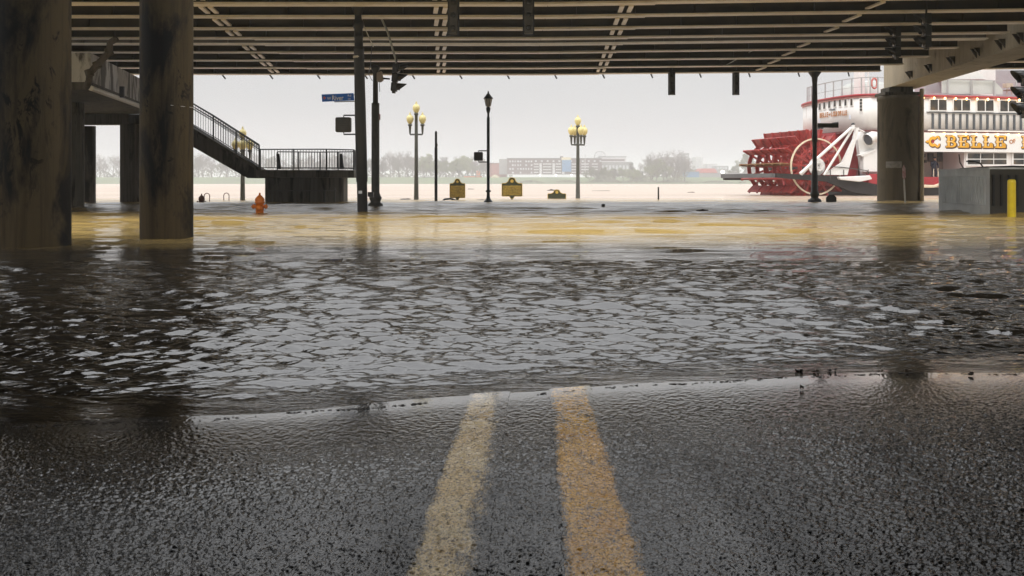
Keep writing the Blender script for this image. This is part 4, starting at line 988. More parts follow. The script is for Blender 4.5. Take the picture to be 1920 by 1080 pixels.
# side windows
for u0 in (1743, 1787, 1831, 1874, 1917):
    u1 = u0+30; v0, v1 = 187+(u0-1743)*.013, 206.5+(u0-1743)*.017
    mb = MB(); side_poly(mb, [(u0-1.5, v0-1.5), (u1+1.5, v0-1.2), (u1+1.5, v1+2.5), (u0-1.5, v1+2.5)], -.09, .05); f_ = obj('window', mb, M['shipwhite'], up_)
    for a, b_ in ((u0, u0+13.8), (u0+16, u1)):
        mb = MB(); side_poly(mb, [(a, v0), (b_, v0), (b_, v1), (a, v1)], -.105, -.0); obj('pane', mb, M['glass'], f_)
mb = MB(); sbox(mb, SS(1737), 30, -.12, 0, ZZ(1737, 211), ZZ(1737, 209.5)); obj('sill_rail', mb, M['shipgrey'], ship)
bal = MB(); k = 0; s = SS(1748.5); step = (SS(1761.5)-SS(1748.5))
while s < 25:
    sbox(bal, s-.085, s+.085, -.06, .02, 4.75, ZZ(1737, 212.5)); s += step
obj('balustrade_stripes', bal, M['shipgrey'], ship)
# light strings
s = SS(1731.5, -.3); step = SS(1752.0, -.3)-s
for i in range(12):
    q = L_(s+i*step, -.28, 6.93-.02); obj('bulb', MB().lathe(q, [(.03, -.09), (.075, -.03), (.07, .04), (.03, .09)], 10), M['bulb'], ship)
    q = L_(s+i*step-.05, -.28, 4.38); obj('bulb', MB().lathe(q, [(.03, -.09), (.075, -.03), (.07, .04), (.03, .09)], 10), M['bulb'], ship)
# name board with ornate letters
mb = MB(); sbox(mb, SS(1700), 30, -.14, .0, ZZ(1730, 284.5), zb_-.125); nbd = obj('name_board', mb, M['shipwhite'], ship)
def letter_shapes(ch):
    """strokes in a 1 x 1 cell: ('b', x0, x1, y0, y1) boxes, ('a', cx, cy, r0, r1, a0, a1, sx) arcs"""
    stem_ = [('b', .14, .36, .04, .96), ('b', .0, .50, .0, .10), ('b', .0, .50, .90, 1.0), ('b', .05, .45, .44, .54)]
    if ch == 'L': return stem_+[('b', .30, .88, .0, .12), ('b', .78, .98, .0, .34), ('a', .80, .24, .05, .17, 0, 2*math.pi, 1)]
    if ch == 'E': return stem_+[('b', .30, .92, .0, .12), ('b', .30, .92, .88, 1.0), ('b', .80, .98, .70, 1.0), ('b', .36, .66, .45, .56), ('b', .60, .70, .36, .66), ('a', .80, .24, .05, .17, 0, 2*math.pi, 1), ('b', .80, .98, .04, .3)]
    if ch == 'B': return stem_+[('a', .50, .73, .13, .27, -math.pi/2, math.pi/2, 1.35), ('a', .50, .27, .13, .27, -math.pi/2, math.pi/2, 1.6), ('b', .3, .52, .86, 1.0), ('b', .3, .52, .45, .55), ('b', .3, .52, .0, .14)]
def big_letter(u0, u1, v0, v1, ch):
    s0, s1_ = SS(u0, -.14), SS(u1, -.14); z1, z0 = ZZ((u0+u1)/2, v0, -.14), ZZ((u0+u1)/2, v1, -.14)
    W, H = s1_-s0, z1-z0
    def put(mb, grow, dx, dz, t0, t1):
        for s_ in letter_shapes(ch):
            fn = lambda p, t: L_(s0+dx+p[0]*W, t, z0+dz+p[1]*H)
            g_ = grow
            if s_[0] == 'b':
                _, a, b_, c, d = s_; mb.prism([(a-g_, c-g_), (b_+g_, c-g_), (b_+g_, d+g_), (a-g_, d+g_)], fn, t0, t1)
            else:
                _, cx_, cy_, r0_, r1_, a0, a1, sx = s_; mb.arc(fn, cx_, cy_, max(0, r0_-g_), r1_+g_, a0, a1, t0, t1, 14, sx=sx)
    sh_ = MB(); put(sh_, .045, .07, -.06, -.147, -.141); o1 = obj('letter', sh_, M['letterdark'], nbd); tag(o1, 'golden ornate letter '+ch+' with dark shadow')
    ol = MB(); put(ol, .035, 0, 0, -.156, -.149); obj('outline', ol, M['letterdark'], o1)
    fl_ = MB(); put(fl_, 0, 0, 0, -.168, -.158); obj('fill', fl_, M['letter'], o1)
    hi = MB(); fn = lambda p, t: L_(s0+p[0]*W, t, z0+p[1]*H)
    hi.prism([(.06, .46), (.6, .46), (.6, .52), (.06, .52)], fn, -.174, -.170); hi.prism([(.06, .93), (.45, .93), (.45, .97), (.06, .97)], fn, -.174, -.170)
    hi.prism([(.17, .56), (.20, .56), (.20, .88), (.17, .88)], fn, -.174, -.170); hi.prism([(.17, .12), (.20, .12), (.20, .42), (.17, .42)], fn, -.174, -.170)
    obj('highlight', hi, M['letterhi'], o1)
for u0, u1, ch in ((1773, 1794, 'B'), (1796, 1817, 'E'), (1820, 1839.5, 'L'), (1842.5, 1862, 'L'), (1865, 1886, 'E'), (1915, 1935, 'L')):
    big_letter(u0, u1, 254+(u0-1773)*.008, 276.5+(u0-1773)*.01, ch)
mb = MB(); p = S(1893, 270, -.16); dU = U
Mt = Matrix(((U.x, 0, -N.x, p.x), (U.y, 0, -N.y, p.y), (0, 1, 0, p.z), (0, 0, 0, 1)))
text_into(mb, 'OF', Mt @ Matrix.Rotation(R(10), 4, 'Z'), .42, .008, bold=.008); obj('lettering', mb, M['letterbrown'], nbd, fix=False)
# scroll ornament before the name
def orn(mb, g_, t0, t1, dx=0, dz=0):
    c0_ = (SS(1750, -.14)+dx, ZZ(1750, 265.5, -.14)+dz); fn = lambda p, t: L_(c0_[0]+p[0], t, c0_[1]+p[1])
    mb.arc(fn, -.05, 0, .16-g_, .36+g_, R(40), R(320), t0, t1, 20)
    mb.arc(fn, .32, .22, .07-g_*.5, .20+g_, R(-30), R(200), t0, t1, 14); mb.arc(fn, .32, -.22, .07-g_*.5, .20+g_, R(160), R(390), t0, t1, 14)
    mb.prism([(-.36-g_, 0), (-.50, .10+g_), (-.66-g_*1.5, 0), (-.50, -.10-g_)], fn, t0, t1)
m1 = MB(); orn(m1, .05, -.147, -.141, .04, -.04); o1 = obj('scroll_ornament', m1, M['letterdark'], nbd)
m2 = MB(); orn(m2, 0, -.16, -.149); obj('fill', m2, M['letter'], o1)
m3 = MB().arc(lambda p, t: L_(SS(1749, -.14)+p[0], t, ZZ(1750, 265.5, -.14)+p[1]), 0, 0, 0, .11, 0, 2*math.pi, -.165, -.15, 14); obj('jewel', m3, M['redlight'], o1)
# lower windows
for u0, u1, nn_ in ((1812, 1886, 3), (1898, 1960, 3)):
    mb = MB(); side_poly(mb, [(u0-2, 286), (u1+2, 286), (u1+2, 311.5), (u0-2, 311)], .1, .25, .2); f_ = obj('window', mb, M['shipwhite'], ship)
    for k in range(nn_):
        a = u0+(u1-u0)*k/nn_+.8; b_ = u0+(u1-u0)*(k+1)/nn_-.8
        for va, vb in ((287.5, 297.5), (299.3, 308)):
            mb = MB(); side_poly(mb, [(a, va), (b_, va), (b_, vb), (a, vb)], .085, .2, .2); obj('pane', mb, M['glass'], f_)
# strut and A-frame by the wheel
mb = MB().tube([S(1500, 326, -.8), S(1596, 240, -.8)], .105, 12); obj('strut', mb, M['shipwhite'], ship)
mb = MB().tube([S(1503, 328, -.7), S(1545, 285, -.7)], .06, 8).tube([S(1598, 243, -.7), S(1545, 328, -.7)], .085, 8); obj('strut', mb, M['shipwhite'], ship)
mb = MB(); side_poly(mb, [(1597, 240), (1602, 240), (1580, 328), (1560, 328), (1592, 262)], -.6, -.35); obj('a_frame', mb, M['shipwhite'], ship)
mb = MB(); side_poly(mb, [(1577, 300), (1573, 328), (1536, 328)], -.58, -.40); obj('brace_plate', mb, M['shipwhite'], ship)
mb = MB().tube([S(1601, 239, -.5), S(1620, 247, -.3)], .06, 8).tube([S(1599, 243, -.5), S(1600, 234, -.5)], .12, 10); obj('apex_bracket', mb, M['shipwhite'], ship)
obj('apex_lamp', MB().lathe(S(1599.5, 233, -.5), [(.05, -.1), (.15, 0), (.05, .1)], 10), M['black_metal'], ship)
# vent cowl
cwl = MB().tube([S(1650, 258, -.2), S(1636, 256, -.3), S(1627, 262, -.4)], [.37, .37, .42], 20, cap=False); obj('vent_cowl', cwl, M['shipwhite'], ship)
cwl = MB().tube([S(1628.5, 261.6, -.4), S(1626.6, 262, -.41)], [.36, .36], 20); obj('cowl_mouth', cwl, M['shipgrey'], ship)
# aft deck clutter
mb = MB(); side_poly(mb, [(1559, 332), (1618, 329), (1622, 336), (1600, 341), (1562, 337)], -.9, -.6); obj('white_fender', mb, M['shipwhite'], ship, bevel=.05)
mb = MB(); side_poly(mb, [(1620, 326), (1650, 326), (1650, 345), (1621, 344)], -.5, -.28); obj('red_locker', mb, M['redlight'], ship)
mb = MB()
for u in (1557, 1582, 1607, 1628): mb.bar(S(u, 318, -.65), S(u, 338, -.65), .04, .04, up=U)
mb.tube([S(1555, 312, -.65), S(1582, 314, -.65), S(1607, 317, -.65), S(1626, 320, -.65), S(1629, 325, -.65)], .03, 6)
obj('aft_railing', mb, M['bronze_metal'], ship)
# top deck railing along stern and side
rl = MB(); up1 = 1.15
prevp = None
for u in (1513.5, 1517, 1521, 1531, 1547, 1563, 1579, 1597, 1615, 1632, 1646):
    p, d = stern_at(u); p = p+UP*(zt_+.14); rl.bar(p, p+UP*up1, .07, .07, up=U)
    if prevp is not None: rl.bar(prevp+UP*up1, p+UP*up1, .06, .06); rl.bar(prevp+UP*.5, p+UP*.5, .03, .03)
    prevp = p
for u in (1734, 1777, 1821.5, 1864, 1905, 1950):
    p = L_(SS(u, .1), .1, zt_+.14); rl.bar(p, p+UP*up1, .09, .09, up=U); rl.bar(prevp+UP*up1, p+UP*up1, .05, .05); rl.bar(prevp+UP*.05, p+UP*.05, .05, .05); prevp = p
obj('top_railing', rl, mat('grey railing paint', (.42, .42, .42), .5, .2, 2), ship)
zd = zt_+.14
def panel(u0, u1, v0, v1, t, material, name='canvas_panel', pts=None):
    mb = MB(); side_poly(mb, pts or [(u0, v0), (u1, v0), (u1, v1), (u0, v1)], t, t+.05, t); return obj(name, mb, M[material], ship)
panel(1779, 1820, 149.5, 176, .25, 'canvas'); panel(1824, 1862, 150, 176.5, .25, 'canvas'); panel(1766, 1776, 148, 175, .25, 'canvas')
panel(0, 0, 0, 0, .25, 'canvas', pts=[(1866, 153), (1880, 168), (1880, 177), (1866, 177)])
panel(1735, 1765, 140, 174, 1.2, 'greypanel', 'deck_panel')
mb = MB(); side_poly(mb, [(1778, 147), (1822, 132), (1845, 132), (1862, 147)], .6, 4); obj('canopy', mb, M['shipwhite'], ship)
for i in range(2):
    mb = MB()
    for uu in (1888, 1897): mb.bar(S(uu, 177, .6+i*.3), S(uu, 158, .6+i*.3), .05, .05, up=U)
    side_poly(mb, [(1886, 156), (1900, 156), (1900, 164), (1886, 164)], .6+i*.3, .66+i*.3, .6); side_poly(mb, [(1886, 168), (1900, 168), (1900, 170), (1886, 170)], .4, .9, .6)
    obj('stacked_chair', mb, M['beige'], ship)
mb = MB(); lp([(14.2, 4), (29, 4), (29, 9), (14.2, 9)], mb, zd, 9.6); obj('texas_cabin', mb, M['greypanel'], ship)
mb = MB(); lp([(15, 2.2), (16.3, 2.2), (16.3, 3.2), (15, 3.2)], mb, zd, 10.5); obj('white_stack', mb, M['shipwhite'], ship)
mb = MB(); lp([(13, 2.6), (15.2, 2.6), (15.2, 2.7), (13, 2.7)], mb, 8.9, 9.1); lp([(13.1, 2.6), (13.2, 2.6), (13.2, 2.7), (13.1, 2.7)], mb, 9.1, 9.5); obj('red_cresting', mb, M['redlight'], ship)
mb = MB(); lp([(4.6, 2.0), (5.1, 2.0), (5.1, 2.6), (4.6, 2.6)], mb, zd, 9.2); obj('white_vent_pipe', mb, M['shipwhite'], ship)
mb = MB().lathe(L_(6.6, 4, zd), [(1.9, 0), (1.9, .9), (1.5, 1.0), (1.5, 1.1), (.4, 1.3)], 20); obj('pilot_skylight', mb, M['canvas'], ship)
mb = MB(); lp([(6.3, 3), (7.0, 3), (7.0, 3.1), (6.3, 3.1)], mb, 8.3, 8.35)
for q_ in (6.3, 6.5, 6.7, 6.9): mb.bar(L_(q_, 3, zd+.9), L_(q_, 3, 8.3), .04, .04, up=U)
obj('bench_frame', mb, M['shipwhite'], ship)
mb = MB(); pts_ = [L_(5.55+.22*math.cos(a), 1.5, 8.05+.36*math.sin(a)) for a in np.linspace(0, 2*math.pi, 19)]; mb.tube(pts_, .07, 8); obj('life_ring', mb, mat('faded red', (.62, .18, .15), .6, .3, 8), ship)
mb = MB().tube([L_(4.3, 1.2, zd), L_(4.3, 1.2, 11)], .04, 6).tube([L_(4.85, 1.2, zd), L_(4.85, 1.2, 11)], .04, 6); obj('flag_staff', mb, M['shipwhite'], ship)

# gangway / lifeboat nose in front of the main deck
mb = MB(); side_poly(mb, [(1724, 346), (1745, 347), (1762, 341), (1762, 347), (1745, 352), (1724, 352)], -1.2, -.5, -.8)
sk = empty('small_skiff', tuple(S(1742, 366, -.8)*1), 0, 'small red and white skiff tied below the riverboat deck', 'skiff'); sk.location.z = 0
obj('hull', mb, M['cream'], sk, bevel=.04)
mb = MB(); side_poly(mb, [(1728, 344), (1750, 344), (1762, 339), (1762, 341), (1748, 346.5), (1728, 345.5)], -1.1, -.6, -.8); obj('cockpit_rim', mb, M['redlight'], sk)

# person on the deck (one skinned body, clothing and head as the surface)
def skinned(name, verts, edges, radii, material, parent, root=0, sub=2):
    me = bpy.data.meshes.new(name); inv = wm(parent).inverted(); me.from_pydata([tuple(inv @ Vector(v)) for v in verts], edges, []); me.materials.append(material)
    o = bpy.data.objects.new(name, me); COL.objects.link(o); o.parent = parent
    sk_ = o.modifiers.new('skin', 'SKIN')
    if not me.skin_vertices: 
        me.attributes.new  # layer is made by the modifier's data below
    bm = bmesh.new(); bm.from_mesh(me); lay = bm.verts.layers.skin.verify(); bm.verts.ensure_lookup_table()
    for v, r_ in zip(bm.verts, radii): v[lay].radius = (r_, r_)
    bm.verts[root][lay].use_root = True; bm.to_mesh(me); bm.free()
    s_ = o.modifiers.new('sub', 'SUBSURF'); s_.levels = sub; s_.render_levels = sub
    for p in me.polygons: p.use_smooth = True
    sk_.use_smooth_shade = True
    return o
pz = 1.325; ps, pt = SS(1751, .7), .7
pr_ = empty('person', tuple(L_(ps, pt, pz)), 0, 'person in navy jacket and cap bending forward on the riverboat deck', 'person')
def q(a, b_, c): return L_(ps+a, pt+b_, pz+c)
V = [q(.05, .05, .62), q(.03, .0, .85), q(-.01, -.05, 1.05), q(-.03, -.10, 1.15), q(-.05, -.14, 1.24), q(-.06, -.17, 1.33),
     q(-.22, -.06, 1.07), q(-.33, -.12, .82), q(-.24, -.22, .62), q(-.21, -.25, .55),
     q(.19, -.04, 1.05), q(.28, -.12, .82), q(.16, -.24, .66), q(.12, -.27, .60),
     q(-.06, .05, .55), q(-.10, -.02, .30), q(-.12, .03, .04), q(-.13, -.12, .03),
     q(.15, .06, .55), q(.18, -.02, .30), q(.19, .06, .04), q(.20, -.10, .03)]
E = [(0,1), (1,2), (2,3), (3,4), (4,5), (2,6), (6,7), (7,8), (8,9), (2,10), (10,11), (11,12), (12,13), (0,14), (14,15), (15,16), (16,17), (0,18), (18,19), (19,20), (20,21)]
rad = [.15, .16, .17, .07, .085, .085, .075, .055, .04, .035, .075, .055, .04, .035, .10, .07, .05, .04, .10, .07, .05, .04]
skinned('body', V, E, rad, M['navy'], pr_)
obj('face', MB().lathe(q(-.065, -.20, 1.29), [(.02, -.10), (.07, -.07), (.088, 0), (.08, .06), (.03, .09)], 14), M['skin'], pr_)
obj('cap', MB().lathe(q(-.06, -.17, 1.35), [(.112, 0), (.108, .05), (.07, .095), (.01, .105)], 16).box(-.07, .07, -.2, -.05, 0, .02, Matrix.Translation(q(-.07, -.13, 1.35))), M['navy'], pr_)
hs_ = MB().tube([q(-.2, -.26, .58), q(-.32, -.4, .35), q(-.42, -.5, .1), q(-.40, -.6, -.1), q(-.3, -.7, -.2)], .025, 8).tube([q(.14, -.27, .62), q(.06, -.4, .4), q(-.02, -.5, .1), q(-.05, -.6, -.15)], .03, 8)
tag(obj('hose', hs_, M['cream']), 'pale hose held by the person on the riverboat deck', 'hose')

# ------------------------------------------------------------------ the far bank
def far_box(mb, u0, u1, v0, v1, D, depth=18): return mb.box(X_(u0, D), X_(u1, D), D, D+depth, Z_(v1, D), Z_(v0, D))
def building(label, D, u0, u1, v0, v1, material, wins=None, roof=None, name='building', depth=18, win_mat='winfar'):
    root = empty(name, (X_((u0+u1)/2, D), D, 3), 0, label, 'building')
    obj('wall', far_box(MB(), u0, u1, v0, v1, D, depth), M[material], root)
    if roof: obj('roof', far_box(MB(), u0-1, u1+1, v0-roof, v0-.02, D-.4, depth+.8), M['midfar'], root)
    for (a, b_, c, d) in wins or []:
        obj('window', far_box(MB(), a, b_, c, d, D-.15, .3), M[win_mat], root)
    return root
D = 655
rg = random.Random(3)
wins = []
for r_ in range(4):
    for c_ in range(9):
        if rg.random() < .8: wins.append((955+c_*5.0, 955+c_*5.0+rg.uniform(2.0, 3.6), 301+r_*7, 304.2+r_*7))
ab = building('long dark brick apartment block on the far bank behind the five globe lamp', D, 951, 1128, 297, 327, 'brickfar', wins, .8)
obj('wall', far_box(MB(), 936, 951, 298, 327, D+3), M['midfar'], ab)
for r_ in range(4):
    for a, b_ in ((1001, 1010), (1018, 1034), (1042, 1052), (1072, 1082), (1090, 1104), (1110, 1121)):
        obj('balcony', far_box(MB(), a, b_, 306.5+r_*5.2, 308.6+r_*5.2, D-1.2, 1.4), M['palefar'], ab)
for a in (1011.5, 1036, 1054): obj('pale_bay', far_box(MB(), a, a+4.5, 306, 326, D-1.0, 1.2), M['palefar'], ab)
for a in range(1003, 1125, 11): obj('window', far_box(MB(), a, a+3.6, 300.5, 303.5, D-.15, .3), M['winfar'], ab)
obj('canopy', far_box(MB(), 951, 1128, 326.5, 328, D-3, 4), M['palefar'], ab)
obj('blue_mural', far_box(MB(), 1054, 1071, 300, 322, D-1.6, .5), M['bluepanel'], ab)
obj('mural_crown', far_box(MB(), 1053, 1071, 295, 300, D-1.6, 3), M['creamfar'], ab)
obj('stair_tower', far_box(MB(), 1050.5, 1056, 293, 298, D, 5), M['brickfar'], ab)
for u in (1012.5, 1042.5, 1071.5): obj('floodlight', MB().lathe(P(u, 328, D-4), [(.1, -.4), (.4, 0), (.1, .4)], 8), M['bulb_white'], ab)
building('red brick warehouse left of the long apartment block', D+5, 918, 950, 306, 332, 'redbrick', roof=.8)
building('grey terraced block right of the apartment block with white bands', D+4, 1127, 1180, 305, 330, 'midfar', [(1129+k*6.5, 1132.5+k*6.5, 310, 318) for k in range(8)], 1.2)
tb = building('white topped upper storeys behind the terraced block', D+14, 1126, 1174, 294, 305, 'palefar', [(1128, 1171, 298.5, 301.8)], 1, win_mat='brickfar')
# truss wheel on the roof
wr = empty('wheel_sculpture', tuple(P(1125, 297, D+20)), 0, 'pale round truss structure on the roof of the far apartment block', 'roof structure')
mb = MB(); c_ = P(1125, 294, D+20); rr2 = 3.75
pts_ = [c_+Vector((rr2*math.cos(a), 0, rr2*math.sin(a))) for a in np.linspace(0, 2*math.pi, 25)]; mb.tube(pts_, .22, 6)
for k in range(6):
    a = k*math.pi/6+.2; mb.tube([c_-Vector((rr2*math.cos(a), 0, rr2*math.sin(a))), c_+Vector((rr2*math.cos(a), 0, rr2*math.sin(a)))], .1, 5)
obj('rim', mb, M['midfar'], wr)
obj('mast_pole', MB().tube([P(1097, 328, D-6), P(1097, 289, D-6)], .22, 6), M['palefar']); tag(bpy.data.objects['mast_pole'], 'thin pale mast in front of the far apartment block', 'mast')
building('small orange roofed building on the far lawn', 640, 870, 902, 330, 337.5, 'orangefar', [(872+k*5, 875+k*5, 333, 336) for k in range(5)], 1)
building('orange turret beside the small orange building', 641, 893, 899, 320, 330, 'orangefar')
ch = building('little cream gabled hut on the far lawn', 635, 920.5, 936, 331.5, 338.5, 'creamfar', [(923, 926, 334, 337), (930, 933, 334, 337)])
obj('gable_roof', MB().prism([(919.5, 331.6), (928, 327), (937, 331.6)], lambda p, t: P(p[0], p[1], 635)+Vector((0, t, 0)), -.3, 8), M['creamfar'], ch)
building('pale low shed among the far left trees', 640, 787, 806, 330, 337, 'palefar')
building('grey tower block far left of the apartment block', 760, 829, 836, 295, 320, 'midfar', [(830.5, 834.5, 298+k*4, 299.5+k*4) for k in range(4)])
building('tall hazy tower block right of the far trees', 720, 1284, 1292, 287, 330, 'midfar', [(1285.5, 1290.5, 291+k*5, 293+k*5) for k in range(5)])
building('open framed pale building amid the right far trees', 665, 1243, 1263, 296, 318, 'midfar', [(1246, 1260, 300, 304), (1246, 1260, 307, 312)], 1.5)
building('pale city block with square windows on the right skyline', 800, 1305, 1318, 294, 322, 'palefar', [(1306.5+5.5*(k % 2), 1310+5.5*(k % 2), 297+5*(k//2), 299.5+5*(k//2)) for k in range(8)])
building('low hazy city block on the right skyline left of the tree', 810, 1326, 1345, 307, 322, 'palefar', [(1328+k*5, 1331+k*5, 310, 314) for k in range(3)])
building('wide hazy city block behind the dark flood wall', 780, 1343, 1366, 311, 324, 'midfar', [(1345+k*5, 1348+k*5, 313, 317) for k in range(4)])
building('blue container shed on the far right bank', 640, 1290, 1311, 322, 336, 'bluebox', roof=.6)
building('long dark flood wall building right of the blue shed', 645, 1311, 1400, 325, 335, 'midfar', roof=.5)
rb_ = building('red roofed building above the dark flood wall', 660, 1312, 1343, 318, 326, 'redbrick')
obj('roof', MB().prism([(1310, 324), (1313, 316), (1340, 316), (1345, 324)], lambda p, t: P(p[0], p[1], 659)+Vector((0, t, 0)), -1, 12), M['redroof'], rb_)

# trees: trunk and limbs, crown of many small faces
def tree_proto(kind, seed, h=14.0):
    rg = random.Random(seed); root = empty('tree', (0, 0, 0)); tb_ = MB(); cr_ = MB(); tips = []
    def grow(p, d, L, r, lev):
        n_seg = 5 if lev == 0 else 3; pts_ = [p]; q_ = p; dd = d
        for k in range(n_seg):
            dd = (dd+Vector((rg.gauss(0, .10), rg.gauss(0, .10), .06 if lev else 0))).normalized(); q_ = q_+dd*L/n_seg; pts_.append(q_)
        tb_.tube(pts_, [r*(1-.75*k/n_seg) for k in range(n_seg+1)], 5 if lev < 2 else 3, cap=False)
        if lev == 3: tips.extend(pts_[1:]); return
        n_ = {0: 13, 1: 6, 2: 4}[lev]
        for k in range(n_):
            f_ = (.24+.76*(k+.5)/n_) if lev == 0 else (.3+.7*(k+.6)/n_); i_ = min(int(f_*n_seg), n_seg-1); b0 = pts_[i_].lerp(pts_[i_+1], f_*n_seg-i_)
            a = k*2.4+rg.uniform(-.5, .5); sp_ = rg.uniform(.5, 1.0)*(1.15-.5*f_)
            nd = (dd*.65+Vector((math.cos(a)*sp_, math.sin(a)*sp_, rg.uniform(.0, .35)))).normalized()
            grow(b0, nd, L*(.50 if lev == 0 else .55)*(1.15-.5*f_)*rg.uniform(.8, 1.2), r*.42, lev+1)
    grow(Vector((0, 0, -1)), Vector((rg.uniform(-.05, .05), 0, 1)).normalized(), h*.86, h*.024, 0)
    nl = {'bare': 2, 'green': 5, 'dark': 4}[kind]
    for t in tips:
        for _ in range(nl):
            c = t+Vector((rg.gauss(0, .35), rg.gauss(0, .35), rg.gauss(0, .35)))*h/14
            s_ = (rg.uniform(.06, .14) if kind == 'bare' else rg.uniform(.16, .34))*h/14
            a = Vector((rg.gauss(0, 1), rg.gauss(0, 1), rg.gauss(0, 1))).normalized(); b_ = a.orthogonal().normalized()
            if kind == 'bare': cr_.add([c-a*.6, c+a*.6, c+b_*s_*.5+a*.3], [(0, 1, 2)])
            else: cr_.add([c-a*s_, c+b_*s_*.8, c+a*s_, c-b_*s_*.8], [(0, 1, 2, 3)])
    obj('trunk', tb_, M['bark'], root, fix=False)
    obj('crown', cr_, M['crown_'+kind], root, fix=False)
    return root
protos = {('bare', 0): tree_proto('bare', 1), ('bare', 1): tree_proto('bare', 2), ('green', 0): tree_proto('green', 3), ('green', 1): tree_proto('green', 4), ('dark', 0): tree_proto('dark', 5)}
used = set()
def place_tree(u, vtop, vbase, D, kind, k, label, wide=1.0, grp='trees on the far bank'):
    p = protos[(kind, k)]
    if (kind, k) in used: p = copy_tree(p)
    used.add((kind, k))
    zb = Z_(vbase, D); hgt = Z_(vtop, D)-zb
    p.location = (X_(u, D), D, zb); s = hgt/13.2; p.scale = (s*wide, s*wide, s); p.rotation_euler = (0, 0, (u*7.3) % 6.28)
    tag(p, label, 'tree', grp)
rg = random.Random(11)
where = [(a, b_) for a, b_ in ()]
row = []
for u in (150, 186, 222, 372, 398, 424, 452, 476): row.append((u, rg.uniform(292, 300), 334, 'bare', 'leafless hazy tree on the lawn left of the stairway landing'))
for u in (662, 718, 732, 748, 766, 776): row.append((u, rg.uniform(292, 302), 334, 'bare', 'leafless hazy tree on the lawn between the poles'))
for u in (796, 808, 828, 846, 858, 868, 880): row.append((u, rg.uniform(296, 306), 336, 'green', 'pale green hazy tree left of the lantern lamp'))
for u in (892, 906): row.append((u, 306, 334, 'bare', 'leafless hazy tree beside the red brick warehouse'))
for u in (1106, 1116, 1130, 1142, 1156, 1170, 1182, 1194, 1204): row.append((u, rg.uniform(318, 326), 345, 'green' if u % 4 else 'dark', 'low bushy tree in front of the terraced block'))
for u in (1218, 1230, 1244): row.append((u, rg.uniform(304, 308), 345, 'green', 'pale green tree right of the terraced block'))
for u in (1224, 1252, 1262, 1272, 1282): row.append((u, rg.uniform(290, 300), 345, 'bare', 'leafless tree by the hazy tower block'))
row.append((1396, 295, 330, 'green', 'round hazy tree left of the paddle wheel')); row.append((1376, 312, 333, 'green', 'low hazy tree between flood wall and paddle wheel')); row.append((1420, 310, 333, 'dark', 'dark hazy tree behind the paddle wheel'))
for u in (556, 580, 604, 628): row.append((u, rg.uniform(294, 302), 334, 'bare', 'leafless hazy tree behind the landing railing'))
for k in range(19): row.append((365+k*15.5, rg.uniform(296, 312), 332, 'bare' if k % 3 else 'dark', 'greyish tree in the back row left of the two dark poles'))
for k in range(17): row.append((700+k*12.5, rg.uniform(298, 312), 332, 'bare' if k % 2 else 'dark', 'greyish tree in the back row between dark poles and brick warehouse'))
for k in range(6): row.append((150+k*15.5, rg.uniform(294, 308), 332, 'bare', 'greyish tree in the back row seen between the columns'))
for k in range(8): row.append((1186+k*15, rg.uniform(306, 316), 332, 'bare' if k % 2 else 'dark', 'greyish tree in the back row right of the terraced block'))
ORD = 'leftmost second third fourth fifth sixth seventh eighth ninth tenth eleventh twelfth thirteenth fourteenth fifteenth sixteenth seventeenth eighteenth nineteenth twentieth'.split()
from collections import Counter
tot = Counter(r_[4] for r_ in row); seen = Counter()
row.sort(key=lambda r_: r_[0])
for i, (u, vt, vb, kd, lab) in enumerate(row):
    D = 612 if vb == 345 else (700+rg.uniform(-15, 20) if vb == 332 else 645+rg.uniform(-10, 25)); k_ = seen[lab]; seen[lab] += 1
    l2 = lab if tot[lab] == 1 else lab+', '+ORD[k_]+('' if k_ == 0 else ' from left')
    place_tree(u, vt, vb if vb != 345 else 344, D, kd, 0 if kd == 'dark' else i % 2, l2, wide=rg.uniform(1.0, 1.35), grp='trees on the far bank')
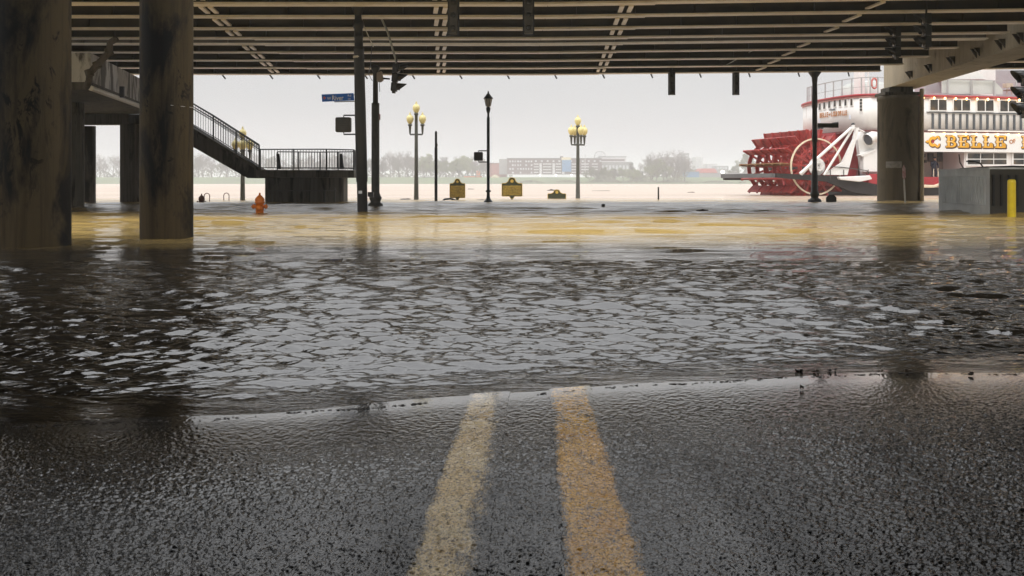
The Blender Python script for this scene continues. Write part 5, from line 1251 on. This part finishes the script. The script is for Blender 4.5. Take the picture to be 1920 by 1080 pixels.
# the hazy wood behind the separate trees
mb = MB(); rg = random.Random(19)
for i in range(16000):
    u = rg.choice((rg.uniform(130, 960), rg.uniform(130, 960), rg.uniform(1178, 1310), rg.uniform(1340, 1440))); D = rg.uniform(725, 760)
    hmax = (11 if u < 1000 else 8)*(.62+.2*math.sin(u*.05)+.14*math.sin(u*.17+1)+.10*math.sin(u*.41)); c = Vector((X_(u, D), D, 3.5+hmax*rg.random()**.8)); s_ = rg.uniform(.3, .9)
    a = Vector((rg.gauss(0, 1), rg.gauss(0, 1), rg.gauss(0, 1))).normalized(); b_ = a.orthogonal().normalized()
    mb.add([c-a*s_, c+b_*s_*.6, c+a*s_, c-b_*s_*.6], [(0, 1, 2, 3)])
tag(obj('treeline', mb, M['crown_dark'], fix=False), 'continuous hazy grey green wood far behind the separate trees', 'treeline', kind='stuff')
# scrub along the right bank
mb = MB(); rg = random.Random(9)
for i in range(9000):
    u = rg.uniform(975, 1400); hmax = (1.5 if u < 1100 else 4.0 if u < 1285 else 1.4)*(.7+.5*math.sin(u*.09)); c = Vector((X_(u, 602), 602+rg.uniform(0, 14), rg.uniform(-.2, 1)*hmax+.4)); s_ = rg.uniform(.15, .5)
    a = Vector((rg.gauss(0, 1), rg.gauss(0, 1), rg.gauss(0, 1))).normalized(); b_ = a.orthogonal().normalized()
    mb.add([c-a*s_, c+b_*s_*.8, c+a*s_, c-b_*s_*.8], [(0, 1, 2, 3)])
tag(obj('undergrowth', mb, M['crown_dark'], fix=False), 'dull green scrub along the far right bank', 'undergrowth', kind='stuff')

# ------------------------------------------------------------------ haze
m = bpy.data.materials.new('haze'); m.use_nodes = True; n = m.node_tree; n.nodes.clear()
o_ = n.nodes.new('ShaderNodeOutputMaterial'); pv = n.nodes.new('ShaderNodeVolumePrincipled')
pv.inputs['Color'].default_value = (.93, .94, .95, 1); pv.inputs['Density'].default_value = .0008; pv.inputs['Anisotropy'].default_value = .0
n.links.new(pv.outputs[0], o_.inputs['Volume'])
hz = obj('haze', MB().box(-950, 950, -450, 3100, -3.2, 32), m); tag(hz, 'pale misty air fading the far bank', 'haze', kind='stuff')
